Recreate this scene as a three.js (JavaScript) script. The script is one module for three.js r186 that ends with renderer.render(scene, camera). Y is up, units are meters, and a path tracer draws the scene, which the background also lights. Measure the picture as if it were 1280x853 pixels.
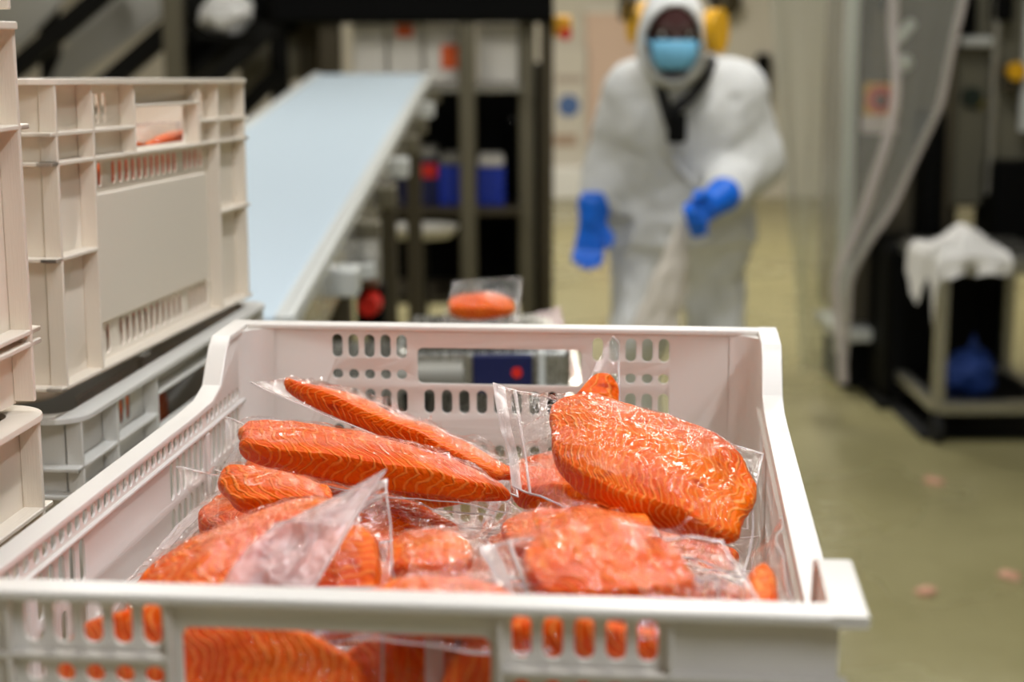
import * as THREE from 'three';
import { RoundedBoxGeometry } from 'three/addons/geometries/RoundedBoxGeometry.js';
import { MarchingCubes } from 'three/addons/objects/MarchingCubes.js';
import { ImprovedNoise } from 'three/addons/math/ImprovedNoise.js';
import { mergeGeometries, mergeVertices, toCreasedNormals } from 'three/addons/utils/BufferGeometryUtils.js';
import { RectAreaLightUniformsLib } from 'three/addons/lights/RectAreaLightUniformsLib.js';

// ------------------------------------------------------------------ camera, light, exposure
const W = 1280, H = 853, FOCAL = 2046.2, PITCH = 0.18495, ROLL = -0.00372, EYE = 1.42;
const scene = new THREE.Scene();
scene.background = new THREE.Color(0x0b0b0a);
const camera = new THREE.PerspectiveCamera(2 * Math.atan(H / 2 / FOCAL) * 180 / Math.PI, W / H, 0.05, 60);
camera.rotation.order = 'YXZ';
camera.position.set(0, EYE, 0);
camera.rotation.set(-PITCH, 0, ROLL);
camera.focus = 0.97;
camera.userData.fStop = 6.3;
scene.add(camera);
const renderer = new THREE.WebGLRenderer({ antialias: true });
renderer.toneMapping = THREE.LinearToneMapping;
renderer.toneMappingExposure = 1.3;
renderer.shadowMap.enabled = true;
RectAreaLightUniformsLib.init();
const CEIL = 3.3;
// ceiling lamps: x, z, length along x, length along z, radiance, colour
const LAMPS = [
  [0.55, -0.75, 0.1, 1.1, 62, 0xf4f8ff], [-0.45, -1.75, 0.1, 1.1, 38, 0xfffcf6], [1.15, 1.3, 0.16, 1.2, 46, 0xf2f7ff],
  [-1.5, -0.6, 0.1, 1.1, 16, 0xfff8f0], [1.0, -4.0, 0.3, 1.2, 20, 0xfffdf8], [-1.4, -4.6, 0.3, 1.2, 14, 0xfffdf8], [0.7, -7.4, 0.3, 1.2, 28, 0xfffbf2],
  [0.6, -11.2, 0.3, 1.2, 50, 0xfff8ea], [2.6, -9.0, 0.3, 1.2, 30, 0xfff8ea], [-2.4, -9.0, 0.3, 1.2, 24, 0xfff8ea],
];

// ------------------------------------------------------------------ helpers
const V = (x, y, z) => new THREE.Vector3(x, y, z);
const noiseGen = new ImprovedNoise();
const noise = (x, y = 0, z = 0) => noiseGen.noise(x + 31.4, y + 17.7, z + 5.3);
const fbm = (x, y, z = 0, o = 4) => { let s = 0, a = 0.5; for (let i = 0; i < o; i++) { s += a * noise(x, y, z + i * 7.1); x *= 2.03; y *= 2.03; a *= 0.5; } return s; };
const clamp = (x, a = 0, b = 1) => Math.min(b, Math.max(a, x));
const ss = (a, b, x) => { const t = clamp((x - a) / (b - a)); return t * t * (3 - 2 * t); };
const lerp = (a, b, t) => a + (b - a) * t;
function rng(seed) { let s = seed >>> 0; return () => { s = (s + 0x6d2b79f5) >>> 0; let t = Math.imul(s ^ (s >>> 15), 1 | s); t = (t + Math.imul(t ^ (t >>> 7), 61 | t)) ^ t; return ((t ^ (t >>> 14)) >>> 0) / 4294967296; }; }
// a real place in the room from a direction measured off the photograph and a distance (metres in front of the camera)
function at(px, py, d) {
  let a = (px - 640) / FOCAL, b = (py - H / 2) / FOCAL;
  const c = Math.cos(ROLL), s = Math.sin(ROLL), X = c * a + s * b, Y = -(-s * a + c * b), C = Math.cos(PITCH), S = Math.sin(PITCH);
  const v = V(X, Y * C - S, -Y * S - C);
  return v.multiplyScalar(d / -v.z).add(V(0, EYE, 0));
}
const used = {};
function numbered(name) { const n = used[name] = (used[name] ?? -1) + 1; return n ? `${name}_${String(n).padStart(3, '0')}` : name; }
function thing(name, label, category, pos = [0, 0, 0], turn = 0, group) {
  const o = new THREE.Group(); o.name = numbered(name); scene.add(o);
  o.position.set(...pos); o.rotation.y = turn; o.userData = { label, category };
  if (group) o.userData.group = group;
  return o;
}
function mesh(name, geo, mat, parent, pos, rot) {
  const m = new THREE.Mesh(geo, mat); m.castShadow = m.receiveShadow = true;
  m.name = parent === scene ? numbered(name) : partName(name, parent);
  if (pos) m.position.set(...(pos.isVector3 ? pos.toArray() : pos)); if (rot) m.rotation.set(...rot);
  parent.add(m); return m;
}
function partName(name, parent) {
  const k = parent.children.filter((c) => c.name.replace(/_\d{3}$/, '') === name).length;
  return k ? `${name}_${String(k).padStart(3, '0')}` : name;
}
function struct(name, geo, mat, pos, rot) { const m = mesh(name, geo, mat, scene, pos, rot); m.userData.kind = 'structure'; return m; }
function copyOf(root, label, group) { const r = root.clone(); r.name = numbered(root.name.replace(/_\d{3}$/, '')); r.userData = { ...root.userData, label }; if (group) r.userData.group = group; scene.add(r); return r; }
const geoCache = {};
function box(w, h, d, r = 0.004) {
  const k = [w, h, d, r].map((x) => x.toFixed(4)).join();
  return geoCache[k] ??= r ? new RoundedBoxGeometry(w, h, d, 2, Math.min(r, w / 2.01, h / 2.01, d / 2.01)) : new THREE.BoxGeometry(w, h, d);
}
const cyl = (r, h, r2 = r, n = 24) => new THREE.CylinderGeometry(r2, r, h, n);
function bar(name, a, b, w, d, mat, parent, r = 0.004) { // a box beam between two points
  const m = mesh(name, box(w, a.distanceTo(b), d, r), mat, parent);
  m.position.copy(a).add(b).multiplyScalar(0.5);
  m.quaternion.setFromUnitVectors(V(0, 1, 0), b.clone().sub(a).normalize());
  return m;
}
function pipe(name, pts, r, mat, parent, n = 10) { return mesh(name, new THREE.TubeGeometry(new THREE.CatmullRomCurve3(pts), pts.length * 8, r, n), mat, parent); }
function dataTex(w, h, f, srgb = true) {
  const a = new Uint8Array(w * h * 4);
  for (let y = 0; y < h; y++) for (let x = 0; x < w; x++) { const c = f(x / w, y / h), i = (y * w + x) * 4; a[i] = clamp(c[0]) * 255; a[i + 1] = clamp(c[1]) * 255; a[i + 2] = clamp(c[2]) * 255; a[i + 3] = 255; }
  const t = new THREE.DataTexture(a, w, h); t.wrapS = t.wrapT = THREE.RepeatWrapping; t.magFilter = THREE.LinearFilter; t.minFilter = THREE.LinearFilter;
  if (srgb) t.colorSpace = THREE.SRGBColorSpace; t.needsUpdate = true; return t;
}
const std = (color, roughness = 0.5, metalness = 0, more = {}) => new THREE.MeshStandardMaterial({ color, roughness, metalness, ...more });
const phys = (o) => new THREE.MeshPhysicalMaterial(o);

// ------------------------------------------------------------------ textures and materials
function salmonMaps(seed, freq) {
  const n = 512, m = 256, hgt = new Float32Array(n * m), col = new Float32Array(n * m * 3);
  for (let j = 0; j < m; j++) for (let i = 0; i < n; i++) {
    const u = i / n, v = j / m, warp = fbm(u * 5, v * 4, seed, 3);
    const w1 = 0.20 * Math.abs(((v * 1.15 + 0.25 * warp + seed * 0.13) % 1 + 1) % 1 - 0.5);     // the zigzag of the muscle layers
    const ph = (u + w1 + 0.035 * fbm(u * 11, v * 9, seed + 3, 3) + 0.02 * Math.sin(v * 17 + seed)) * freq;
    const fr = ph - Math.floor(ph), lid = Math.floor(ph), wid = 0.13 + 0.06 * noise(lid * 1.7, v * 5, seed);
    const line = 1 - ss(wid * 0.3, wid * 1.6, Math.min(fr, 1 - fr));
    const across = 1 - ss(0.0, 0.022, Math.abs((v + 0.05 * warp) - 0.5 - 0.03 * Math.sin(u * 6 + seed)));
    const fine = fbm(u * 60, v * 30, seed + 9, 2), tone = fbm(u * 3, v * 2, seed + 5, 3), blood = ss(0.28, 0.42, fbm(u * 7, v * 6, seed + 11, 3));
    const l = clamp(line * (0.62 + 0.5 * fbm(u * 9, v * 9, seed + 2, 2)) + 0.35 * across);
    const base = [0.90 + 0.10 * tone, 0.355 + 0.18 * tone + 0.08 * fine, 0.0 + 0.02 * tone];
    const k = (j * n + i) * 3;
    for (let c = 0; c < 3; c++) col[k + c] = lerp(lerp(base[c], [0.60, 0.13, 0.07][c], blood * 0.55), [1.0, 0.69, 0.42][c], l * (freq > 30 ? 0.95 : 0.7));
    hgt[j * n + i] = 0.35 + 0.3 * l + 0.1 * Math.sin(Math.PI * fr) + 0.16 * fine + 0.2 * fbm(u * 14, v * 12, seed + 20, 2);
  }
  const idx = (u, v) => (Math.min(m - 1, Math.floor(v * m))) * n + Math.min(n - 1, Math.floor(u * n));
  return [dataTex(n, m, (u, v) => { const k = idx(u, v) * 3; return [col[k], col[k + 1], col[k + 2]]; }), dataTex(n, m, (u, v) => { const h = hgt[idx(u, v)]; return [h, h, h]; }, false)];
}
const SALMON = [[1, 26], [4, 22], [7, 32]].map(([s, f]) => { const [map, bumpMap] = salmonMaps(s, f); return phys({ map, bumpMap, bumpScale: 0.004, roughness: 0.45, specularIntensity: 0.3 }); });
const crinkle = dataTex(512, 512, (u, v) => { // creases of cling film
  let s = 0; for (const [f, a] of [[5, 0.5], [11, 0.3], [23, 0.2]]) { const q = noise(Math.cos(u * 6.283) * f * 0.4 + 9, Math.sin(u * 6.283) * f * 0.4, Math.sin(v * 6.283) * f * 0.35) + 0.4 * noise(Math.cos(v * 6.283) * f * 0.4, Math.sin(v * 6.283) * f * 0.4 + 4, u * 3); s += a * (1 - Math.min(1, Math.abs(q) * 3.2)); }
  return [s, s, s];
}, false);
const FILM = phys({ color: 0xfefcfb, transmission: 1, thickness: 0, roughness: 0.02, ior: 1.5, specularIntensity: 0.8, bumpMap: crinkle, bumpScale: 0.0006, side: THREE.DoubleSide });
const FILM_HAZY = phys({ color: 0xf4e4e0, transmission: 0.74, thickness: 0, roughness: 0.25, ior: 1.5, bumpMap: crinkle, bumpScale: 0.0007, side: THREE.DoubleSide });  // pinkish milkiness painted in for ambient light reflecting off loose film
const SEAL = phys({ color: 0xf2ebe8, transmission: 0.66, thickness: 0, roughness: 0.25, ior: 1.5, side: THREE.DoubleSide });  // milky tint of the real seams also imitates film edges catching light
const plasticNoise = dataTex(256, 256, (u, v) => { const t = 0.5 + 0.35 * fbm(u * 18, v * 18, 2, 4); return [t, t, t]; }, false);
const PLASTIC = phys({ color: 0xe6e0d7, roughness: 0.34, bumpMap: plasticNoise, bumpScale: 0.0002, ior: 1.5 });
const PLASTIC_CREAM = phys({ color: 0xeee2d0, roughness: 0.36, bumpMap: plasticNoise, bumpScale: 0.0003 });
const PLASTIC_GREY = phys({ color: 0xdad7cf, roughness: 0.38, bumpMap: plasticNoise, bumpScale: 0.0003 });
const brushed = dataTex(256, 256, (u, v) => { const t = 0.42 + 0.3 * noise(u * 160, v * 3) + 0.25 * fbm(u * 4, v * 4, 8, 3); return [t, t, t]; }, false);
const STEEL = std(0xb4b2aa, 0.6, 0.85, { roughnessMap: brushed });
const STEEL_DULL = std(0x77715f, 0.5, 0.6);
const STEEL_BROWN = std(0x4c4433, 0.55, 0.4);
const DARK = phys({ color: 0x0f0e0a, roughness: 0.65, specularIntensity: 0.4 }), BLACK = phys({ color: 0x030303, roughness: 0.65, specularIntensity: 0.25 }), RUBBER = std(0x0d0d0d, 0.8);
const GREY_PANEL = std(0x8d8a80, 0.5, 0.2);
const WHITE = std(0xe6e2d8, 0.5), FOAM = std(0xe9e4da, 0.75), BELT = std(0xc9d9e4, 0.42), RAIL = std(0xd4d6d2, 0.4, 0.1);
const BLUE = std(0x1436b0, 0.4), RED = std(0xd8210f, 0.45), YELLOW = std(0xe9ae10, 0.4), ORANGE = std(0xf0641c, 0.5), NAVY = std(0x121a4c, 0.3), GREEN = std(0x1d5a3a, 0.45);
const clothWrinkle = dataTex(256, 256, (u, v) => { const t = 0.5 + 0.5 * fbm(u * 7, v * 5, 4, 4); return [t, t, t]; }, false);
const COVERALL = std(0xe4e5e4, 0.82, 0, { bumpMap: clothWrinkle, bumpScale: 0.01 });
const GLOVE = phys({ color: 0x1272ee, roughness: 0.35 }), SKIN = std(0x3c1f16, 0.55), MASK = std(0x7cc4ea, 0.7), STRAP = std(0x1b1b1d, 0.7);
const SHEET = phys({ color: 0xeceee8, transmission: 0.86, thickness: 0, roughness: 0.2, ior: 1.5, side: THREE.DoubleSide });
const CLOTH = std(0xe8e6e2, 0.85);

// ------------------------------------------------------------------ the room
const floorTex = dataTex(512, 512, (u, v) => { const a = fbm(u * 6, v * 6, 1, 4), b = fbm(u * 60, v * 60, 3, 2), t = 0.06 * a + 0.03 * b; return [0.615 + t, 0.585 + t, 0.42 + t]; });
floorTex.repeat.set(4, 6);
const floorRough = dataTex(256, 256, (u, v) => { const t = 0.5 + 0.5 * fbm(u * 5, v * 5, 6, 4); return [t, t, t]; }, false); floorRough.repeat.set(4, 6);
const FLOOR = std(0xffffff, 0.62, 0, { map: floorTex, roughnessMap: floorRough });
const wallTex = dataTex(256, 256, (u, v) => { const t = 0.02 * fbm(u * 5, v * 3, 2, 3); return [0.84 + t, 0.815 + t, 0.76 + t]; });
const WALL = std(0xffffff, 0.65, 0, { map: wallTex });
struct('floor', box(13, 0.2, 18.6, 0), FLOOR, [0, -0.1, -5.6]);
struct('ceiling', box(13, 0.2, 18.6, 0), std(0x62615d, 0.8), [0, CEIL + 0.1, -5.6]);
struct('wall_back', box(13, CEIL, 0.2, 0), WALL, [0, CEIL / 2, -14.6]);
struct('wall_front', box(13, CEIL, 0.2, 0), WALL, [0, CEIL / 2, 3.6]);
struct('wall_left', box(0.2, CEIL, 18.2, 0), WALL, [-6.4, CEIL / 2, -5.5]);
struct('wall_right', box(0.2, CEIL, 18.2, 0), WALL, [6.4, CEIL / 2, -5.5]);
struct('baseboard_back', box(5.2, 0.28, 0.16, 0.02), std(0xf7f6f2, 0.45), [-1.75, 0.14, -14.42]);
const LAMP_AT = ['over the right side of the salmon crate', 'over the tilted stacking crate', 'behind the place the picture was taken from', 'over the stack at the left edge', 'over the floor right of the conveyor', 'over the belt conveyor', 'over the worker’s head', 'before the back wall, middle', 'over the steel cabinet and plastic curtain', 'over the dim elevator chute'];
for (const [x, z, lx, lz, L, c] of LAMPS) {
  const near = z > -3, t = thing('ceiling_lamp', `long white ceiling lamp ${LAMP_AT[LAMPS.findIndex((q) => q[0] === x && q[1] === z)]}`, 'lamp', [x, CEIL, z], 0, near ? 'ceiling lamps above the crates' : 'ceiling lamps in the back of the hall');
  mesh('lamp_housing', box(lx + 0.06, 0.06, lz + 0.06, 0.01), std(0xd8d8d4, 0.5), t, [0, -0.03, 0]);
  mesh('diffuser', box(lx, 0.012, lz, 0.004), new THREE.MeshStandardMaterial({ color: 0xffffff, emissive: c, emissiveIntensity: Math.min(L * 0.4, 12) }), t, [0, -0.066, 0]);
  const l = new THREE.RectAreaLight(c, L, lx, lz); l.position.set(0, -0.075, 0); l.rotation.x = -Math.PI / 2; t.add(l);
}

// ------------------------------------------------------------------ crates
const PSI = 0.1023, CRATE = V(-0.06942, EYE - 0.20781, -0.58436), CH = 0.205; // near edge of the salmon crate: middle of the rim
const crateTurn = -PSI;
// crate coordinates: lx across, ly from the rim down (negative), lz away from the near wall
const inCrate = (lx, ly, lz) => V(lx, ly, -lz).applyAxisAngle(V(0, 1, 0), crateTurn).add(CRATE);
function slot(x, y0, y1, w) { // an upright slot with round ends
  const p = new THREE.Path(), r = Math.min(w / 2, (y1 - y0) / 2);
  p.moveTo(x - w / 2, y0 + r); p.absarc(x - w / 2 + r, y0 + r, r, Math.PI, 1.5 * Math.PI); p.absarc(x + w / 2 - r, y0 + r, r, 1.5 * Math.PI, 2 * Math.PI);
  p.absarc(x + w / 2 - r, y1 - r, r, 0, 0.5 * Math.PI); p.absarc(x - w / 2 + r, y1 - r, r, 0.5 * Math.PI, Math.PI); p.closePath(); return p;
}
function rr(x0, x1, y0, y1, r) { const p = new THREE.Path(); p.moveTo(x0 + r, y0); p.lineTo(x1 - r, y0); p.absarc(x1 - r, y0 + r, r, -Math.PI / 2, 0); p.lineTo(x1, y1 - r); p.absarc(x1 - r, y1 - r, r, 0, Math.PI / 2); p.lineTo(x0 + r, y1); p.absarc(x0 + r, y1 - r, r, Math.PI / 2, Math.PI); p.lineTo(x0, y0 + r); p.absarc(x0 + r, y0 + r, r, Math.PI, 1.5 * Math.PI); p.closePath(); return p; }
function extrude(outline, holes, t, bevel = 0.0006) {
  const s = new THREE.Shape(outline.map(([x, y]) => new THREE.Vector2(x, y))); s.holes.push(...holes);
  const g = new THREE.ExtrudeGeometry(s, { depth: t - 2 * bevel, bevelEnabled: true, bevelSize: bevel, bevelOffset: -bevel, bevelThickness: bevel, bevelSegments: 2, curveSegments: 5 });
  g.translate(0, 0, -(t - 2 * bevel) / 2); return toCreasedNormals(g, 0.6);
}
{
  const t = thing('perforated_crate', 'open white perforated plastic crate in front, full of bagged salmon fillets', 'crate', CRATE.clone().add(V(0, -CH, 0)).toArray(), crateTurn);
  const T = 0.002, iw = 0.188, y = (d) => CH - d;
  // end walls, with the grip hole and rows of slots
  const holes = [];
  for (const s of [-1, 1]) for (let k = -2; k <= 2; k++) {
    const x = s * 0.0956 + k * 0.0119;
    for (const [a, b] of [[0.0075, 0.0245], [0.0335, 0.0405], [0.048, 0.0655], [0.075, 0.0815], [0.089, 0.1065], [0.116, 0.1225], [0.131, 0.1485]]) holes.push([x, a, b, 0.0076]);
  }
  for (let k = -4; k <= 4; k++) for (const [a, b] of [[0.048, 0.0655], [0.089, 0.1065], [0.131, 0.1485]]) holes.push([k * 0.0129, a, b, 0.0076]);
  const endGeo = extrude([[-iw - T, 0.012], [iw + T, 0.012], [iw + T, CH - 0.002], [-iw - T, CH - 0.002]], [...holes.map(([x, a, b, w]) => slot(x, y(b), y(a), w)), rr(-0.06, 0.06, y(0.0432), y(0.0168), 0.004)], T);
  mesh('end_wall', endGeo, PLASTIC, t, [0, 0, -0.012]);
  mesh('end_wall', endGeo, PLASTIC, t, [0, 0, -0.588]);
  // side walls, dipped between the corner posts; the near end of a side is at s = 0
  const dip = [[0.0, 0], [0.066, 0], [0.085, -0.006], [0.094, -0.031], [0.106, -0.0375], [0.14, -0.038], [0.45, -0.038], [0.49, -0.037], [0.512, -0.031], [0.53, -0.008], [0.54, -0.001], [0.6, 0]];
  const sh = [];
  const rowZ = (z0, z1, n, a, b, w) => { for (let k = 0; k < n; k++) sh.push([lerp(z0, z1, n > 1 ? k / (n - 1) : 0), a, b, w]); };
  for (const [z0, z1, n] of [[0.036, 0.078, 5], [0.1, 0.168, 7], [0.182, 0.25, 7], [0.262, 0.388, 13], [0.4, 0.468, 7], [0.484, 0.56, 8]]) rowZ(z0, z1, n, 0.043, 0.0515, 0.0076);
  for (const [z0, z1, n] of [[0.04, 0.08, 4], [0.1, 0.152, 5], [0.184, 0.243, 5], [0.402, 0.466, 6], [0.486, 0.558, 7]]) { rowZ(z0, z1, n, 0.0575, 0.082, 0.0086); rowZ(z0, z1, n, 0.088, 0.111, 0.0086); rowZ(z0, z1, n, 0.117, 0.138, 0.0086); }
  const sideGeo = extrude([[0.012, 0.012], [0.588, 0.012], ...dip.slice().reverse().map(([s, d]) => [clamp(s, 0.012, 0.588), CH + d - 0.002])], sh.map(([x, a, b, w]) => slot(x, y(b), y(a), w)), T);
  for (const s of [-1, 1]) mesh('side_wall', sideGeo, PLASTIC, t, [s * (iw + T / 2), 0, 0], [0, Math.PI / 2, 0]);
  // rim flange: over the ends straight, over the sides following the dip
  const endRim = box(0.4, 0.0045, 0.015, 0.0016);
  mesh('rim', endRim, PLASTIC, t, [0, CH - 0.00225, -0.0075]); mesh('rim', endRim, PLASTIC, t, [0, CH - 0.00225, -0.5925]);
  const up = dip.map(([s, d]) => new THREE.Vector2(s, CH + d)), low = up.map((p, i) => {
    const a = up[Math.max(0, i - 1)], b = up[Math.min(up.length - 1, i + 1)], n = new THREE.Vector2(-(b.y - a.y), b.x - a.x).normalize(); return p.clone().addScaledVector(n, -0.0045);
  });
  const sideRim = extrude([...up, ...low.reverse()].map((p) => [p.x, p.y]), [], 0.014, 0.0012);
  for (const s of [-1, 1]) mesh('rim', sideRim, PLASTIC, t, [s * 0.193, 0, 0], [0, Math.PI / 2, 0]);
  // ribs outside the end walls, ledge inside the side walls, rounded inner corners
  for (const z of [-0.0078, -0.5922]) { for (const d of [0.07, 0.111, 0.154]) mesh('rib', box(0.386, 0.0022, 0.006, 0.0006), PLASTIC, t, [0, y(d), z]); for (const e of [-1, 1]) mesh('rib', box(0.128, 0.0022, 0.006, 0.0006), PLASTIC, t, [e * 0.129, y(0.0285), z]); }
  for (const z of [-0.0078, -0.5922]) for (const x of [-0.128, -0.064, 0.064, 0.128]) mesh('rib', box(0.002, 0.15, 0.005, 0.0006), PLASTIC, t, [x, y(0.08), z]);
  for (const s of [-1, 1]) { mesh('ledge', box(0.003, 0.0024, 0.57, 0.0008), PLASTIC, t, [s * (iw - 0.001), y(0.0545), -0.3]); for (const z of [0.09, 0.168, 0.476]) mesh('rib', box(0.003, 0.085, 0.007, 0.001), PLASTIC, t, [s * (iw - 0.001), y(0.099), -z]); }
  const q = new THREE.Shape(); q.moveTo(0, 0); q.lineTo(0.022, 0); q.absarc(0.022, 0.022, 0.022, 1.5 * Math.PI, Math.PI, true); q.closePath();
  const corner = new THREE.ExtrudeGeometry(q, { depth: CH - 0.016, bevelEnabled: false, curveSegments: 8 }); corner.rotateX(-Math.PI / 2);
  for (const [x, z, r] of [[-iw, -0.014, 0], [iw, -0.014, Math.PI / 2], [iw, -0.586, Math.PI], [-iw, -0.586, -Math.PI / 2]]) mesh('corner_fillet', corner, PLASTIC, t, [x, 0.012, z], [0, r, 0]);
  mesh('bottom_panel', box(0.384, 0.012, 0.584, 0.004), PLASTIC, t, [0, 0.006, -0.3]);
}
// a ribbed stacking crate: right long side faces the camera's side; local origin at the near edge of its foot, middle
function stackCrate(label, opt = {}) {
  const { mat = PLASTIC_CREAM, ribs = [0.043, 0.066, 0.141, 0.244], hh = 0.264, panel = true } = opt;
  const t = thing('stacking_crate', label, 'crate', [0, 0, 0], 0, 'ribbed stacking crates on the left');
  const foot = 0.018, bw = 0.182, z0 = 0.018, z1 = 0.582, T = 0.002, y = (d) => hh - d, P = 0.014;
  const mid = (z0 + z1) / 2, holes = [];
  for (const c of [0.128, 0.472 - 0.02]) for (let k = -1; k <= 1; k++) { holes.push(slot(c + k * 0.017 + (c < 0.3 ? 0.02 : -0.01), y(0.038), y(0.012), 0.0105)); }
  for (let k = 0; k < 20; k++) if (k !== 3 && k !== 15) holes.push(slot(lerp(0.112, 0.452, k / 19), y(0.092), y(0.071), 0.011), slot(lerp(0.118, 0.452, k / 19), y(0.238), y(0.212), 0.011));
  for (let k = 0; k < 4; k++) holes.push(slot(0.468, y(0.128 + k * 0.028), y(0.106 + k * 0.028), 0.005));
  holes.push(rr(0.214, 0.398, y(0.062), y(0.026), 0.004));
  const side = extrude([[z0, foot], [z1, foot], [z1, hh - 0.003], [z0, hh - 0.003]], holes, T);
  for (const s of [-1, 1]) mesh('side_wall', side, mat, t, [s * (bw - T / 2), 0, 0], [0, Math.PI / 2, 0]);
  const end = extrude([[-bw, foot], [bw, foot], [bw, hh - 0.003], [-bw, hh - 0.003]], [rr(-0.06, 0.06, y(0.062), y(0.03), 0.004)], T);
  mesh('end_wall', end, mat, t, [0, 0, -z0 - T / 2]); mesh('end_wall', end, mat, t, [0, 0, -z1 + T / 2]);
  for (const s of [-1, 1]) { // flange and ribs on the long sides
    const X = s * (bw + P / 2);
    for (const d of ribs) {
      const full = d < 0.1 || d > 0.2;
      if (d < 0.055) for (const [a, b] of [[z0 - P, 0.206], [0.406, z1 + P]]) mesh('rib', box(P, 0.0035, b - a, 0.001), mat, t, [X, y(d), -(a + b) / 2]);
      else if (full) mesh('rib', box(P, 0.0035, z1 - z0 + 2 * P, 0.001), mat, t, [X, y(d), -mid]);
      else for (const [a, b] of [[z0 - P, 0.1], [0.475, z1 + P]]) mesh('rib', box(P, 0.0035, b - a, 0.001), mat, t, [X, y(d), -(a + b) / 2]);
    }
    for (const z of [z0, 0.1, 0.475, z1 - 0.002]) mesh('rib', box(P, hh - foot - 0.004, 0.004, 0.001), mat, t, [X, (hh + foot) / 2, -z]);
    for (const z of [0.206, 0.406]) mesh('rib', box(P, 0.064, 0.004, 0.001), mat, t, [X, y(0.034), -z]);
    mesh('rib', box(P, 0.003, 0.2, 0.001), mat, t, [X, y(0.024), -0.306]);
    if (panel) mesh('panel', box(0.006, 0.112, 0.345, 0.002), mat, t, [s * (bw + 0.002), y(0.153), -0.282]);
  }
  for (const z of [z0 - P / 2, z1 + P / 2]) {
    for (const d of ribs) mesh('rib', box(2 * bw + 2 * P, 0.0035, P, 0.001), mat, t, [0, y(d), -z]);
    for (const x of [-0.09, 0.09]) mesh('rib', box(0.004, hh - foot - 0.004, P, 0.001), mat, t, [x, (hh + foot) / 2, -z]);
  }
  // rim with rounded corners, tapered foot and bottom
  const R = 0.03, ring = (w0, d0, d1, r) => { const s = new THREE.Shape(); const q = rr(-w0, w0, d0, d1, r); s.curves = q.curves; s.currentPoint = q.currentPoint; return s; };
  const rim = ring(0.2, 0.0, 0.6, R); rim.holes.push(rr(-bw + T, bw - T, z0 + T, z1 - T, 0.02));
  const rg = toCreasedNormals(new THREE.ExtrudeGeometry(rim, { depth: 0.003, bevelEnabled: true, bevelSize: 0.001, bevelThickness: 0.001, bevelOffset: -0.001, bevelSegments: 2, curveSegments: 8 }), 0.6); rg.rotateX(-Math.PI / 2);
  mesh('rim', rg, mat, t, [0, hh - 0.004, 0]);
  const fs = ring(bw - 0.024, z0 + 0.024, z1 - 0.024, 0.025), fg = toCreasedNormals(new THREE.ExtrudeGeometry(fs, { depth: 0.004, bevelEnabled: true, bevelSize: 0.010, bevelThickness: 0.014, bevelOffset: 0.002, bevelSegments: 3, curveSegments: 8 }), 0.6); fg.rotateX(-Math.PI / 2);
  mesh('bottom_foot', fg, mat, t, [0, 0.0142, 0]);
  return t;
}
// put a crate so that a given point of it (crate coordinates) meets a point of the room
const SCALE = 0.873; // these crates are about 52 cm long
function putCrate(t, local, world, turn, tilt = 0) {
  t.scale.setScalar(SCALE);
  t.rotation.order = 'YXZ'; t.rotation.set(tilt, turn, 0);
  t.position.copy(world).sub(V(...local).multiplyScalar(SCALE).applyEuler(t.rotation)); return t;
}
const lowerCrate = putCrate(stackCrate('greyer stacking crate under the tilted one, mostly hidden by the salmon crate', { mat: PLASTIC_GREY }), [0.196, 0.264, 0], at(92, 526, 1.11), -0.112);
const upperCrate = putCrate(stackCrate('tall cream stacking crate tilted on the crate beneath, smooth grey side panel facing us'), [0.196, 0.018, -0.004], at(78, 492, 1.105), -0.1, -0.026);

// ------------------------------------------------------------------ salmon in film
// a place in the crate: direction measured off the photograph, distance lz behind the near wall
function inCrateSeen(px, py, lz) {
  const d = at(px, py, 1).sub(camera.position), away = V(Math.sin(PSI), 0, -Math.cos(PSI));
  return camera.position.clone().addScaledVector(d, (lz + away.dot(CRATE.clone().sub(camera.position))) / away.dot(d));
}
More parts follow.
